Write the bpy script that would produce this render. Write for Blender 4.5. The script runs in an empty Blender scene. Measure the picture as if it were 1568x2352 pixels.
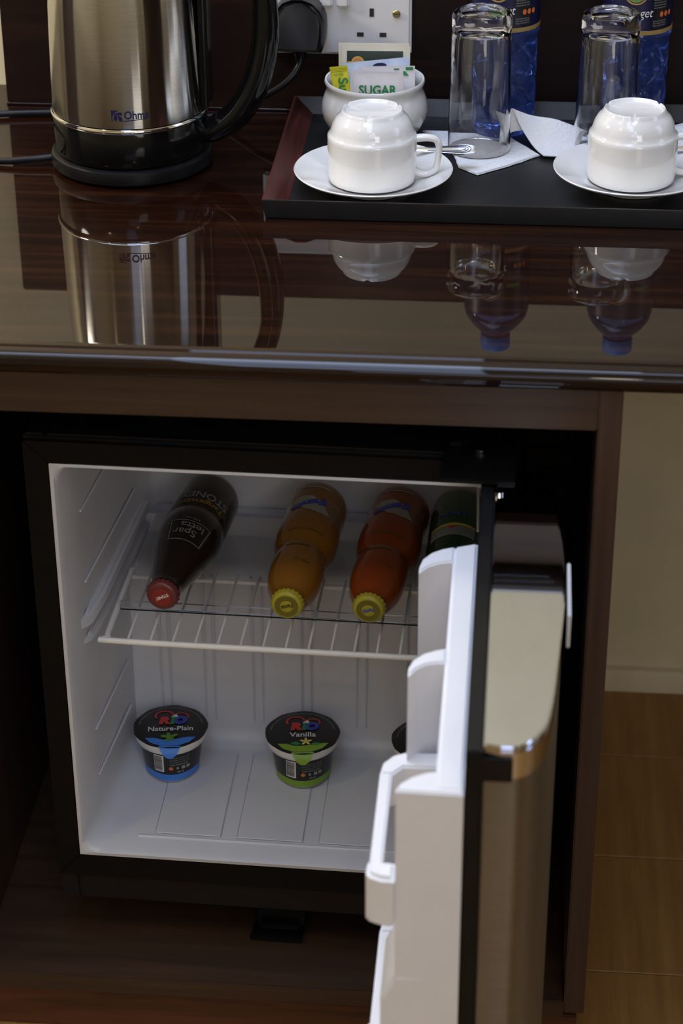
import bpy, bmesh, math, random
from mathutils import Vector, Matrix

random.seed(7)
PI = math.pi
R = math.radians
SC = bpy.context.scene
COL = SC.collection

# ------------------------------------------------------------------ camera
cam_data = bpy.data.cameras.new('camera')
cam = bpy.data.objects.new('camera', cam_data)
COL.objects.link(cam)
SC.camera = cam
F_PX, PITCH, YAW, ROLL = 5000.0, R(29.5), R(-5.0), 0.006
cam_data.sensor_fit = 'VERTICAL'
cam_data.sensor_height = 36.0
cam_data.lens = 36.0 * F_PX / 2352.0
cam_data.clip_start = 0.05
fwd = Vector((math.sin(YAW) * math.cos(PITCH), math.cos(YAW) * math.cos(PITCH), -math.sin(PITCH)))
rgt = Vector((math.cos(YAW), -math.sin(YAW), 0))
upv = rgt.cross(fwd)
c_, s_ = math.cos(ROLL), math.sin(ROLL)
r2, u2 = rgt * c_ - upv * s_, rgt * s_ + upv * c_
m = Matrix((r2, u2, -fwd)).transposed().to_4x4()
m.translation = Vector((0, -2.04, 1.4085))
cam.matrix_world = m
cam_data.dof.use_dof = True
cam_data.dof.focus_distance = 1.93
cam_data.dof.aperture_fstop = 6.5

# ------------------------------------------------------------------ world, lamps, exposure
SC.view_settings.view_transform = 'Standard'
SC.view_settings.look = 'None'
SC.view_settings.gamma = 1.0
SC.view_settings.use_curve_mapping = False
SC.view_settings.exposure = 0.08
world = bpy.data.worlds.new('world')
SC.world = world
world.use_nodes = True
world.node_tree.nodes['Background'].inputs[0].default_value = (0.6, 0.7, 1.0, 1)
world.node_tree.nodes['Background'].inputs[1].default_value = 0.05


def lamp(name, kind, loc, target, power, color, size=0.1, size_y=None):
    d = bpy.data.lights.new(name, kind)
    d.energy = power
    d.color = color
    if kind == 'AREA':
        d.shape = 'RECTANGLE'
        d.size = size
        d.size_y = size_y or size
    else:
        d.shadow_soft_size = size
    o = bpy.data.objects.new(name, d)
    COL.objects.link(o)
    o.location = loc
    o.rotation_euler = (Vector(target) - Vector(loc)).to_track_quat('-Z', 'Y').to_euler()
    return o


lamp('overhead_fill_light', 'AREA', (-0.30, -0.95, 2.55), (-0.28, -0.95, 0), 17, (0.66, 0.86, 1.28), 3.4, 0.5)  # added overhead fill; no such ceiling panel is known in the room
lamp('desk_fill_light', 'AREA', (-0.5, -0.62, 2.55), (-0.5, -0.6, 0), 7, (0.68, 0.87, 1.28), 1.6, 0.6)  # added fill straight above the desk, not a known fitting
lamp('wall_fill_light', 'AREA', (-0.6, -0.30, 2.45), (-0.6, -0.1, 0.7), 6.5, (0.78, 0.90, 1.2), 1.6, 0.25)  # added wash over the back wall and counter, no cove behind it
lamp('rear_fill_light', 'AREA', (0.15, -3.35, 2.15), (-0.1, -0.5, 0.5), 3.5, (0.82, 0.98, 1.45), 1.0, 0.7)  # added bluish frontal fill from behind the camera, no window modelled
lamp('door_fill_light', 'AREA', (0.9, -3.3, 1.7), (0, -0.9, 0.4), 10, (1.0, 0.95, 0.88), 0.7, 0.9)  # added to brighten the open fridge door's end; no doorway is built
lamp('balcony_daylight', 'AREA', (1.95, -0.45, 1.45), (-0.3, -0.2, 0.9), 4, (0.66, 0.84, 1.25), 0.55, 1.2)
lamp('ceiling_lamp_light', 'POINT', (-1.35, -1.55, 2.25), (0, 0, 0), 9, (1.0, 0.80, 0.46), 0.035)
lamp('hall_lamp_light', 'POINT', (0.2, -2.6, 2.3), (0, 0, 0), 5, (1.0, 0.86, 0.62), 0.05)
lamp('left_fill_light', 'POINT', (-0.95, -0.22, 1.25), (0, 0, 0), 16, (1.0, 0.90, 0.76), 0.07)  # added warm fill for the cream wall strip at far left, no real lamp

# ------------------------------------------------------------------ materials
MATS = {}


def mat(name, color, rough=0.5, metal=0.0, spec=0.5, coat=0.0, coat_rough=0.05, trans=0.0, ior=1.5, sheen=0.0):
    if name in MATS:
        return MATS[name]
    mt = bpy.data.materials.new(name)
    mt.use_nodes = True
    b = mt.node_tree.nodes['Principled BSDF']
    b.inputs['Base Color'].default_value = (*color, 1)
    b.inputs['Roughness'].default_value = rough
    b.inputs['Metallic'].default_value = metal
    b.inputs['Specular IOR Level'].default_value = spec
    b.inputs['Coat Weight'].default_value = coat
    b.inputs['Coat Roughness'].default_value = coat_rough
    b.inputs['Transmission Weight'].default_value = trans
    b.inputs['IOR'].default_value = ior
    MATS[name] = mt
    return mt


def nodes_of(mt):
    nt = mt.node_tree
    return nt, nt.nodes, nt.links, nt.nodes['Principled BSDF']


def noise_setup(mt, scale, detail=4.0, nscale=1.0, rough=0.6, coord='Object', distortion=0.0):
    nt, N, L, b = nodes_of(mt)
    tc = N.new('ShaderNodeTexCoord')
    mp = N.new('ShaderNodeMapping')
    mp.inputs['Scale'].default_value = scale
    nz = N.new('ShaderNodeTexNoise')
    nz.inputs['Scale'].default_value = nscale
    nz.inputs['Detail'].default_value = detail
    nz.inputs['Roughness'].default_value = rough
    nz.inputs['Distortion'].default_value = distortion
    L.new(tc.outputs[coord], mp.inputs['Vector'])
    L.new(mp.outputs['Vector'], nz.inputs['Vector'])
    return nz


def ramp(mt, src, stops, dst):
    nt, N, L, b = nodes_of(mt)
    r = N.new('ShaderNodeValToRGB')
    e = r.color_ramp.elements
    while len(e) < len(stops):
        e.new(0.5)
    for i, (p, c) in enumerate(stops):
        e[i].position = p
        e[i].color = (*c, 1)
    L.new(src, r.inputs['Fac'])
    L.new(r.outputs['Color'], dst)
    return r


def bump(mt, src, strength, dist=0.001, dst='Normal'):
    nt, N, L, b = nodes_of(mt)
    bp = N.new('ShaderNodeBump')
    bp.inputs['Strength'].default_value = strength
    bp.inputs['Distance'].default_value = dist
    L.new(src, bp.inputs['Height'])
    L.new(bp.outputs['Normal'], b.inputs[dst])


def wood(name, stops, scale, rough=0.4, coat=0.0, coat_rough=0.05, bumpy=0.05, spec=0.5):
    mt = mat(name, stops[0][1], rough, coat=coat, coat_rough=coat_rough, spec=spec)
    nz = noise_setup(mt, scale, 6.0, 1.0, 0.65, distortion=0.35)
    ramp(mt, nz.outputs['Fac'], stops, mt.node_tree.nodes['Principled BSDF'].inputs['Base Color'])
    if bumpy:
        bump(mt, nz.outputs['Fac'], bumpy, 0.0006)
    return mt


def mottled(name, c1, c2, nscale, rough=0.6, detail=4, bmp=0.0, **k):
    mt = mat(name, c1, rough, **k)
    nz = noise_setup(mt, (1, 1, 1), detail, nscale)
    ramp(mt, nz.outputs['Fac'], [(0.35, c1), (0.65, c2)], mt.node_tree.nodes['Principled BSDF'].inputs['Base Color'])
    if bmp:
        bump(mt, nz.outputs['Fac'], bmp, 0.001)
    return mt


M_counter = wood('polished mahogany', [(0.25, (0.0035, 0.0010, 0.0006)), (0.5, (0.010, 0.0027, 0.0011)), (0.78, (0.036, 0.0115, 0.0042))],
                 (3, 70, 70), 0.4, coat=1.0, coat_rough=0.012, bumpy=0.0, spec=0.02)
M_counter.node_tree.nodes['Principled BSDF'].inputs['Coat IOR'].default_value = 1.40
M_panel = wood('dark mahogany panel', [(0.25, (0.004, 0.0013, 0.001)), (0.55, (0.011, 0.0034, 0.0018)), (0.8, (0.028, 0.0095, 0.0045))],
               (2.5, 60, 60), 0.5, coat=0.0, spec=0.25)
M_cab = wood('brown laminate', [(0.25, (0.030, 0.015, 0.008)), (0.55, (0.052, 0.027, 0.014)), (0.8, (0.080, 0.043, 0.022))],
             (3, 55, 90), 0.5)
M_cabv = wood('brown laminate upright grain', [(0.25, (0.034, 0.018, 0.012)), (0.55, (0.058, 0.031, 0.020)), (0.8, (0.082, 0.045, 0.029))],
              (90, 55, 3), 0.5)
M_plinth = wood('red brown plinth wood', [(0.25, (0.035, 0.012, 0.006)), (0.55, (0.10, 0.034, 0.014)), (0.8, (0.15, 0.055, 0.02))],
                (4, 60, 60), 0.45)
M_traywood = wood('red tray veneer', [(0.3, (0.020, 0.005, 0.004)), (0.52, (0.075, 0.013, 0.010)), (0.75, (0.16, 0.034, 0.024))],
                  (110, 8, 40), 0.4)
M_floor = wood('wood look floor tile', [(0.25, (0.21, 0.10, 0.026)), (0.55, (0.31, 0.16, 0.046)), (0.8, (0.40, 0.225, 0.070))],
               (70, 5, 10), 0.5)
M_grout = mottled('floor joint', (0.20, 0.15, 0.10), (0.26, 0.20, 0.14), 60, 0.9)
M_wall = mottled('cream wall paint', (0.61, 0.54, 0.36), (0.67, 0.595, 0.41), 9, 0.85, bmp=0.05)
M_skirt = mottled('cream skirting', (0.66, 0.58, 0.42), (0.58, 0.50, 0.35), 25, 0.8)
M_ceil = mottled('white ceiling', (0.74, 0.73, 0.70), (0.78, 0.77, 0.74), 6, 0.9)
M_black = mottled('black plastic', (0.006, 0.006, 0.007), (0.009, 0.009, 0.010), 30, 0.32, spec=0.25)
M_gloss = mottled('glossy black plastic', (0.004, 0.004, 0.004), (0.006, 0.006, 0.006), 30, 0.10, spec=0.28)
M_tray = mottled('black tray lacquer', (0.005, 0.005, 0.006), (0.009, 0.009, 0.010), 90, 0.42)
M_cord = mottled('black cord', (0.006, 0.006, 0.008), (0.010, 0.010, 0.012), 60, 0.3, spec=0.25)
M_frame = mottled('fridge black', (0.0035, 0.003, 0.003), (0.005, 0.0042, 0.0042), 40, 0.5, spec=0.15)
M_white = mottled('white porcelain', (0.80, 0.79, 0.77), (0.83, 0.82, 0.80), 20, 0.10, coat=0.5)
M_linershade = mottled('white plastic shaded', (0.58, 0.595, 0.645), (0.615, 0.63, 0.68), 15, 0.38)  # cavity copy of the white plastic, darkened to imitate shade
M_linerlit = mottled('white plastic lit', (0.82, 0.825, 0.86), (0.85, 0.855, 0.89), 15, 0.38)  # door copy of the same plastic, lightened to imitate stronger light
M_socket = mottled('white socket plastic', (0.70, 0.69, 0.70), (0.74, 0.73, 0.73), 15, 0.35)
M_dark = mat('dark slot', (0.02, 0.018, 0.015), 0.7)
M_brass = mat('brass screw', (0.45, 0.36, 0.16), 0.35, 1.0)
M_wire = mottled('white coated wire', (0.78, 0.78, 0.76), (0.82, 0.82, 0.80), 40, 0.35)
M_chrome = mottled('chrome', (0.78, 0.78, 0.80), (0.82, 0.82, 0.83), 8, 0.06, metal=1.0)
M_mirror = mottled('polished steel top', (0.70, 0.73, 0.80), (0.74, 0.77, 0.84), 12, 0.05, metal=1.0)
M_spoon = mottled('spoon steel', (0.75, 0.75, 0.78), (0.80, 0.80, 0.83), 30, 0.16, metal=1.0)
M_glass = mat('clear glass', (1, 1, 1), 0.0, trans=1.0, ior=1.5)
M_water = mat('blue water bottle', (0.17, 0.32, 1.0), 0.02, trans=0.93, ior=1.34)
M_clear = mat('clear shelf plastic', (0.93, 0.94, 0.95), 0.08, trans=1.0, ior=1.25)


def brushed(name, color, rough, aniso, rot, grain=(1, 1, 1)):
    mt = mat(name, color, rough, 1.0)
    nt, N, L, b = nodes_of(mt)
    b.inputs['Anisotropic'].default_value = aniso
    b.inputs['Anisotropic Rotation'].default_value = rot
    tg = N.new('ShaderNodeTangent')
    tg.direction_type = 'RADIAL'
    tg.axis = 'Z'
    L.new(tg.outputs['Tangent'], b.inputs['Tangent'])
    nz = noise_setup(mt, grain, 5.0, 1.0, 0.7)
    c0 = tuple(x * 0.80 for x in color)
    ramp(mt, nz.outputs['Fac'], [(0.3, c0), (0.7, color)], b.inputs['Base Color'])
    return mt


M_steel = brushed('brushed kettle steel', (0.62, 0.60, 0.56), 0.14, 0.92, 0.25, (30, 30, 900))
M_doorsteel = brushed('brushed door steel', (0.34, 0.345, 0.335), 0.34, 0.7, 0.25, (60, 60, 700))
# napkin: embossed paper
M_nap = mat('white paper napkin', (0.82, 0.82, 0.83), 0.9)
_nt, _N, _L, _b = nodes_of(M_nap)
_tc = _N.new('ShaderNodeTexCoord')
_v = _N.new('ShaderNodeTexVoronoi')
_v.inputs['Scale'].default_value = 330
_L.new(_tc.outputs['Object'], _v.inputs['Vector'])
bump(M_nap, _v.outputs['Distance'], 0.6, 0.0014)


def flat(name, color, rough=0.45):
    return mottled(name, color, tuple(min(1, c * 1.06 + 0.001) for c in color), 50, rough)


M_navy = flat('navy print', (0.006, 0.010, 0.07), 0.35)
M_label = flat('label navy', (0.008, 0.008, 0.045), 0.35)
M_labelblack = flat('label black', (0.008, 0.008, 0.012), 0.35)
M_gold = flat('label gold', (0.33, 0.22, 0.07), 0.4)
M_pwhite = flat('white print', (0.75, 0.75, 0.75), 0.5)
M_pgrey = flat('grey print', (0.30, 0.30, 0.31), 0.5)
M_dimgrey = flat('dim grey print', (0.17, 0.17, 0.16), 0.5)
M_leafwhite = flat('pale leaf print', (0.30, 0.29, 0.25), 0.5)
M_pgreen = flat('green print', (0.02, 0.22, 0.06), 0.5)
M_leaf = flat('leaf print', (0.10, 0.26, 0.03), 0.5)
M_orange = flat('orange print', (0.65, 0.16, 0.03), 0.5)
M_red = flat('red print', (0.50, 0.035, 0.03), 0.45)
M_blueprint = flat('blue print', (0.03, 0.05, 0.42), 0.45)
M_skyblue = flat('sky blue print', (0.05, 0.22, 0.72), 0.45)
M_lime = flat('lime print', (0.20, 0.36, 0.03), 0.45)
M_yellow = flat('yellow print', (0.68, 0.58, 0.03), 0.45)
M_sky = flat('pale sky print', (0.62, 0.68, 0.78), 0.5)
M_sachet = mottled('white sachet paper', (0.74, 0.70, 0.73), (0.80, 0.77, 0.79), 60, 0.5, bmp=0.3)
M_sachetblue = mottled('pale blue sachet paper', (0.42, 0.58, 0.86), (0.72, 0.78, 0.90), 35, 0.5, bmp=0.3)
M_yellowpack = mottled('yellow sachet paper', (0.62, 0.55, 0.02), (0.70, 0.64, 0.04), 60, 0.35, bmp=0.2)
M_teapaper = mottled('cream tea envelope', (0.72, 0.66, 0.52), (0.78, 0.73, 0.60), 40, 0.5, bmp=0.2)
M_teagreen = flat('dark green tea print', (0.010, 0.028, 0.020), 0.4)
M_medal = flat('gold medal print', (0.62, 0.38, 0.04), 0.4)
M_medalred = flat('medal rose print', (0.55, 0.20, 0.14), 0.4)
M_cupblack = flat('yoghurt black', (0.008, 0.008, 0.009), 0.3)
M_stoney = mottled('dark brown glass', (0.010, 0.005, 0.004), (0.014, 0.007, 0.005), 20, 0.12, coat=0.3)
M_redcap = flat('red crown cap', (0.125, 0.024, 0.024), 0.35)
M_yellowcap = flat('yellow crown cap', (0.36, 0.32, 0.025), 0.35)
M_capink = flat('olive cap ink', (0.13, 0.115, 0.012), 0.4)
M_soda1 = mottled('yellow orange soda', (0.20, 0.082, 0.008), (0.24, 0.10, 0.010), 14, 0.14, coat=0.2)
M_soda2 = mottled('deep orange soda', (0.20, 0.034, 0.004), (0.24, 0.045, 0.005), 14, 0.14, coat=0.2)
M_green = mottled('green bottle glass', (0.002, 0.032, 0.010), (0.003, 0.06, 0.018), 14, 0.10, coat=0.3)

# ------------------------------------------------------------------ geometry helpers


def box(bm, x0, x1, y0, y1, z0, z1, bev=0.0, seg=2):
    vs = [bm.verts.new(p) for p in ((x0, y0, z0), (x1, y0, z0), (x1, y1, z0), (x0, y1, z0),
                                    (x0, y0, z1), (x1, y0, z1), (x1, y1, z1), (x0, y1, z1))]
    fs = [bm.faces.new([vs[i] for i in f]) for f in
          ((3, 2, 1, 0), (4, 5, 6, 7), (0, 1, 5, 4), (1, 2, 6, 5), (2, 3, 7, 6), (3, 0, 4, 7))]
    if bev:
        es = list({e for f in fs for e in f.edges})
        bmesh.ops.bevel(bm, geom=es, offset=bev, segments=seg, affect='EDGES', clamp_overlap=True)


def prism(bm, poly, a, b, axis='z', bev=0.0, seg=2):
    """polygon extruded from a to b along axis; poly is (x,y), (x,z) or (y,z)."""
    def P(u, v, w):
        return {'z': (u, v, w), 'y': (u, w, v), 'x': (w, u, v)}[axis]
    lo = [bm.verts.new(P(u, v, a)) for u, v in poly]
    hi = [bm.verts.new(P(u, v, b)) for u, v in poly]
    n = len(poly)
    fs = [bm.faces.new(lo[::-1]), bm.faces.new(hi)]
    for i in range(n):
        j = (i + 1) % n
        fs.append(bm.faces.new((lo[i], lo[j], hi[j], hi[i])))
    bmesh.ops.recalc_face_normals(bm, faces=fs)
    if bev:
        es = list(set(fs[0].edges) | set(fs[1].edges))
        bmesh.ops.bevel(bm, geom=es, offset=bev, segments=seg, affect='EDGES', clamp_overlap=True)


def lathe(bm, prof, seg=56, fr=None, cx=0.0, cy=0.0):
    """profile of (r, z) turned about z; r==0 closes with a pole. fr(r, z, angle) may reshape."""
    rings = []
    for r, z in prof:
        if r <= 1e-7:
            rings.append([bm.verts.new((cx, cy, z))])
        else:
            ring = []
            for i in range(seg):
                a = 2 * PI * i / seg
                rr, zz = fr(r, z, a) if fr else (r, z)
                ring.append(bm.verts.new((cx + rr * math.cos(a), cy + rr * math.sin(a), zz)))
            rings.append(ring)
    for A, B in zip(rings, rings[1:]):
        if len(A) == 1 and len(B) == 1:
            continue
        for i in range(seg):
            j = (i + 1) % seg
            if len(A) == 1:
                bm.faces.new((A[0], B[j], B[i]))
            elif len(B) == 1:
                bm.faces.new((A[i], A[j], B[0]))
            else:
                bm.faces.new((A[i], A[j], B[j], B[i]))
    bmesh.ops.recalc_face_normals(bm, faces=bm.faces[:])


def spline(pts, n=8, closed=False):
    pts = [Vector(p) for p in pts]
    out = []
    N = len(pts)
    rng = range(N) if closed else range(N - 1)
    for i in rng:
        if closed:
            p0, p1, p2, p3 = pts[i - 1], pts[i], pts[(i + 1) % N], pts[(i + 2) % N]
        else:
            p0, p1, p2, p3 = pts[max(i - 1, 0)], pts[i], pts[i + 1], pts[min(i + 2, N - 1)]
        for k in range(n):
            t = k / n
            out.append(0.5 * ((2 * p1) + (p2 - p0) * t + (2 * p0 - 5 * p1 + 4 * p2 - p3) * t * t
                              + (3 * p1 - p0 - 3 * p2 + p3) * t ** 3))
    if not closed:
        out.append(pts[-1])
    return out


def tube(bm, pts, rad, seg=10, closed=False, flat_=1.0, up=(0, 1, 0)):
    """swept circle (radius rad along the frame side axis, rad*flat_ along the other)."""
    pts = [Vector(p) for p in pts]
    N = len(pts)
    rings = []
    side = None
    for i, p in enumerate(pts):
        t = (pts[(i + 1) % N] - pts[i - 1]) if closed else (pts[min(i + 1, N - 1)] - pts[max(i - 1, 0)])
        t.normalize()
        if side is None:
            u = Vector(up)
            if abs(u.dot(t)) > 0.9:
                u = Vector((1, 0, 0))
            side = (u - t * u.dot(t)).normalized()
        else:
            side = (side - t * side.dot(t)).normalized()
        oth = t.cross(side)
        r = rad(i / max(1, N - 1)) if callable(rad) else rad
        rings.append([bm.verts.new(p + side * (r * math.cos(2 * PI * k / seg)) + oth * (r * flat_ * math.sin(2 * PI * k / seg)))
                      for k in range(seg)])
    fs = []
    for i in range(N if closed else N - 1):
        A, B = rings[i], rings[(i + 1) % N]
        for k in range(seg):
            j = (k + 1) % seg
            fs.append(bm.faces.new((A[k], A[j], B[j], B[k])))
    if not closed:
        fs.append(bm.faces.new(rings[0][::-1]))
        fs.append(bm.faces.new(rings[-1]))
    bmesh.ops.recalc_face_normals(bm, faces=fs)


def grid(bm, f, nu, nv):
    V = [[bm.verts.new(f(i / nu, j / nv)) for i in range(nu + 1)] for j in range(nv + 1)]
    for j in range(nv):
        for i in range(nu):
            bm.faces.new((V[j][i], V[j][i + 1], V[j + 1][i + 1], V[j + 1][i]))


def obj(name, bm, mt, parent=None, smooth=40, label=None, loc=None):
    me = bpy.data.meshes.new(name)
    bm.to_mesh(me)
    bm.free()
    me.materials.append(mt)
    if smooth:
        me.shade_smooth()
        me.set_sharp_from_angle(angle=R(smooth))
    o = bpy.data.objects.new(name, me)
    COL.objects.link(o)
    if parent:
        o.parent = parent
    if loc:
        o.location = loc
    if label:
        o['label'] = label
    if name in ('small_print', 'rim_lettering', 'barcode_bar', 'neck_print'):
        o['kind'] = 'stuff'
    return o


def B():
    return bmesh.new()


def thing(name, label, cat, loc=(0, 0, 0), rotz=0.0, group=None):
    o = bpy.data.objects.new(name, None)
    o.empty_display_size = 0.05
    COL.objects.link(o)
    o.location = loc
    o.rotation_euler = (0, 0, rotz)
    o['label'] = label
    o['category'] = cat
    if group:
        o['group'] = group
    return o


def tag(o, label, cat, group=None):
    o['label'] = label
    o['category'] = cat
    if group:
        o['group'] = group
    return o


def struct(name, bm, mt, smooth=40):
    o = obj(name, bm, mt, None, smooth)
    o['kind'] = 'structure'
    return o


def copy_tree(o, parent=None):
    c = o.copy()
    COL.objects.link(c)
    if parent:
        c.parent = parent
    for ch in list(o.children):
        copy_tree(ch, c)
    return c


_FONT = {}


def text2d(s, size, bold=0.0, shear=0.0, width=None, res=3):
    """flat letter outlines as (verts, faces), centred on x, baseline at y=0."""
    cu = bpy.data.curves.new('lettering', 'FONT')
    cu.body = s
    cu.size = size
    cu.align_x = 'CENTER'
    cu.offset = bold
    cu.shear = shear
    cu.resolution_u = res
    ob = bpy.data.objects.new('lettering', cu)
    COL.objects.link(ob)
    dg = bpy.context.evaluated_depsgraph_get()
    dg.update()
    me = bpy.data.meshes.new_from_object(ob.evaluated_get(dg))
    vs = [(v.co.x, v.co.y) for v in me.vertices]
    fs = [tuple(p.vertices) for p in me.polygons]
    bpy.data.objects.remove(ob)
    bpy.data.curves.remove(cu)
    bpy.data.meshes.remove(me)
    if width and vs:
        w = max(v[0] for v in vs) - min(v[0] for v in vs)
        c = (max(v[0] for v in vs) + min(v[0] for v in vs)) / 2
        vs = [((v[0] - c) * width / w, v[1]) for v in vs]
    return vs, fs


def put(bm, geo, f):
    """place 2-D geometry (verts, faces) through the mapping f(u, v) -> 3-D point."""
    vs, fs = geo
    t = bmesh.new()
    V = [t.verts.new((u, v, 0)) for u, v in vs]
    for q in fs:
        try:
            t.faces.new([V[i] for i in q])
        except ValueError:
            pass
    bmesh.ops.triangulate(t, faces=t.faces[:])
    for _ in range(4):          # follow the curved surface: no long edges
        es = [e for e in t.edges if e.calc_length() > .0032]
        if not es:
            break
        bmesh.ops.subdivide_edges(t, edges=es, cuts=1)
        bmesh.ops.triangulate(t, faces=[x for x in t.faces if len(x.verts) > 3])
    W_ = {v: bm.verts.new(f(v.co.x, v.co.y)) for v in t.verts}
    for q in t.faces:
        try:
            bm.faces.new([W_[v] for v in q.verts])
        except ValueError:
            pass
    t.free()


def poly2d(pts):
    return list(pts), [tuple(range(len(pts)))]


def rect2d(u0, u1, v0, v1, n=8, mv=1):
    vs, fs = [], []
    for j in range(mv + 1):
        for i in range(n + 1):
            vs.append((u0 + (u1 - u0) * i / n, v0 + (v1 - v0) * j / mv))
    for j in range(mv):
        for i in range(n):
            a = j * (n + 1) + i
            fs.append((a, a + 1, a + n + 2, a + n + 1))
    return vs, fs


def disc2d(cu, cv, ru, rv=None, n=28, r0=0.0):
    rv = rv or ru
    if r0 <= 0:
        return [(cu, cv)] + [(cu + ru * math.cos(2 * PI * i / n), cv + rv * math.sin(2 * PI * i / n)) for i in range(n)], \
               [(0, 1 + i, 1 + (i + 1) % n) for i in range(n)]
    vs = []
    for i in range(n):
        a = 2 * PI * i / n
        vs.append((cu + ru * math.cos(a), cv + rv * math.sin(a)))
        vs.append((cu + ru * r0 * math.cos(a), cv + rv * r0 * math.sin(a)))
    fs = [(2 * i, 2 * ((i + 1) % n), 2 * ((i + 1) % n) + 1, 2 * i + 1) for i in range(n)]
    return vs, fs


def xf(geo, rot=0.0, du=0.0, dv=0.0, k=1.0):
    c, s = math.cos(rot), math.sin(rot)
    return [(k * (u * c - v * s) + du, k * (u * s + v * c) + dv) for u, v in geo[0]], geo[1]


def wrap(rf, ang0, eps=0.0003):
    """mapping of (u, v) onto a turned surface: u along the girth, v = height."""
    def f(u, v):
        r = rf(v)
        a = ang0 + u / r
        return ((r + eps) * math.cos(a), (r + eps) * math.sin(a), v)
    return f


def interp(prof):
    pr = sorted((z, r) for r, z in prof)

    def f(z):
        if z <= pr[0][0]:
            return pr[0][1]
        for (z0, r0), (z1, r1) in zip(pr, pr[1:]):
            if z <= z1:
                return r0 + (r1 - r0) * (z - z0) / (z1 - z0) if z1 > z0 else r1
        return pr[-1][1]
    return f


# ------------------------------------------------------------------ the room
X0, X1, Y0, Y1, ZT = -2.0, 2.0, -3.5, 0.06, 2.6
b = B(); box(b, X0 - .1, X1 + .1, Y0 - .1, Y1 + .1, -0.08, -0.0035)
floor = struct('floor', b, M_grout, 0)
b = B(); box(b, X0, X1, Y1, Y1 + .1, -0.0035, ZT); struct('wall_back', b, M_wall, 0)
b = B(); box(b, X0 - .1, X0, Y0, Y1, -0.0035, ZT); struct('wall_left', b, M_wall, 0)
b = B(); box(b, X1, X1 + .1, Y0, Y1, -0.0035, ZT); struct('wall_right', b, M_wall, 0)
b = B(); box(b, X0, X1, Y0 - .1, Y0, -0.0035, ZT); struct('wall_front', b, M_wall, 0)
b = B(); box(b, X0 - .1, X1 + .1, Y0 - .1, Y1 + .1, ZT, ZT + .1); struct('ceiling', b, M_ceil, 0)
b = B(); prism(b, [(Y1, 0.0), (Y1 - .012, 0.0), (Y1 - .012, .020), (Y1 - .009, .027), (Y1, .028)], 0.09, X1, 'x')
struct('baseboard_back', b, M_skirt)
b = B(); box(b, X1 - .04, X1 - .001, -3.1, -1.25, 0.001, 2.1, .004); struct('dark_reflection_panel_1', b, M_panel)  # unseen dark panel, added to reflect as a dark band in the kettle
b = B(); box(b, X0 + .001, X0 + .04, -0.75, -0.10, 0.001, 2.1, .004); struct('dark_reflection_panel_2', b, M_panel)  # second added panel out of view, for the kettle's other dark band
# floor planks: shared meshes, each plank a part of the floor
PW, PL = 0.1764, 0.45


def plank_mesh(depth):
    q = B(); box(q, 0.0009, PL - .0009, 0.0009, depth - .0009, -0.0034, 0, 0.0005, 1)
    me = bpy.data.meshes.new('floor_plank'); q.to_mesh(me); q.free(); me.materials.append(M_floor)
    return me


full_me, cut_me = plank_mesh(PW), plank_mesh(0.1365)
for j in range(-1, 12):
    for i in range(-4, 4):
        p = bpy.data.objects.new('floor_plank', cut_me if j < 0 else full_me)
        COL.objects.link(p); p.parent = floor
        p.location = (0.05 + i * PL, -0.0771 if j < 0 else -0.0771 - (j + 1) * PW, -random.uniform(0, 0.0003))

# ------------------------------------------------------------------ desk: back panel, worktop, cabinet
b = B(); box(b, -0.508, 1.6, 0.0, 0.0595, 0.701, 0.90, 0.0015)
bpan = obj('back_panel', b, M_panel)
b = B(); tube(b, [(-.508, -.0012, .7013), (1.3, -.0012, .7013)], .0013, 10)
obj('highlight_bead', b, M_counter, bpan, 60)  # glossy bead added to catch a thin highlight along the seam
tag(bpan, 'dark mahogany board standing against the wall behind the worktop', 'panel')

ZC = 0.70
prof = [(0.0595, ZC - .022), (0.0595, ZC), (-.5440, ZC), (-.5455, ZC), (-.5490, ZC - .0007), (-.5505, ZC - .0022)]
for k in range(13):
    a = PI / 2 - k / 12 * PI * 0.98
    prof.append((-.5515 - .0120 * math.cos(a), ZC - .0122 + .0098 * math.sin(a)))
prof += [(-.5515, ZC - .022)]
b = B(); prism(b, prof, -1.3, 1.3, 'x')
tag(obj('worktop', b, M_counter, smooth=28), 'polished dark mahogany worktop with a rounded front edge', 'worktop')

cab = thing('minibar_cabinet', 'brown wooden cabinet under the worktop enclosing the open mini fridge', 'cabinet', (-0.19, -0.25, 0))
CO = Vector((0.19, 0.25, 0))


def cpart(name, x0, x1, y0, y1, z0, z1, mt, bev=0.0012):
    q = B(); box(q, x0 + .19, x1 + .19, y0 + .25, y1 + .25, z0, z1, bev)
    return obj(name, q, mt, cab)


cpart('side_panel', 0.0667, 0.0849, -.547, 0.057, 0.051, 0.6775, M_cabv)
cpart('side_panel', -0.485, -0.467, -.547, 0.057, 0.051, 0.6775, M_cabv)
cpart('header_rail', -0.4669, 0.0666, -.5465, -.529, 0.6395, 0.6775, M_cab)
cpart('bottom_shelf', -0.4669, 0.0666, -.5465, 0.040, 0.045, 0.0640, M_cab)
cpart('light_block_board', -0.4669, 0.0666, 0.041, 0.056, 0.0641, 0.6775, M_cab)  # unseen board, added to keep light out of the cabinet
cpart('plinth', -0.480, 0.0790, -.5435, 0.040, 0.0005, 0.0448, M_plinth)

# ------------------------------------------------------------------ mini fridge
FR_O, FR_A = Vector((-0.37, -0.505, 0.0645)), R(-1.5)
fr = thing('mini_fridge', 'black mini fridge with its door open and white interior', 'fridge', FR_O, FR_A)
FM = Matrix.Translation((-0.37, -0.505, 0)) @ Matrix.Rotation(FR_A, 4, 'Z')


def FW(x, y, z):
    return FM @ Vector((x, y, z))


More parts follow.
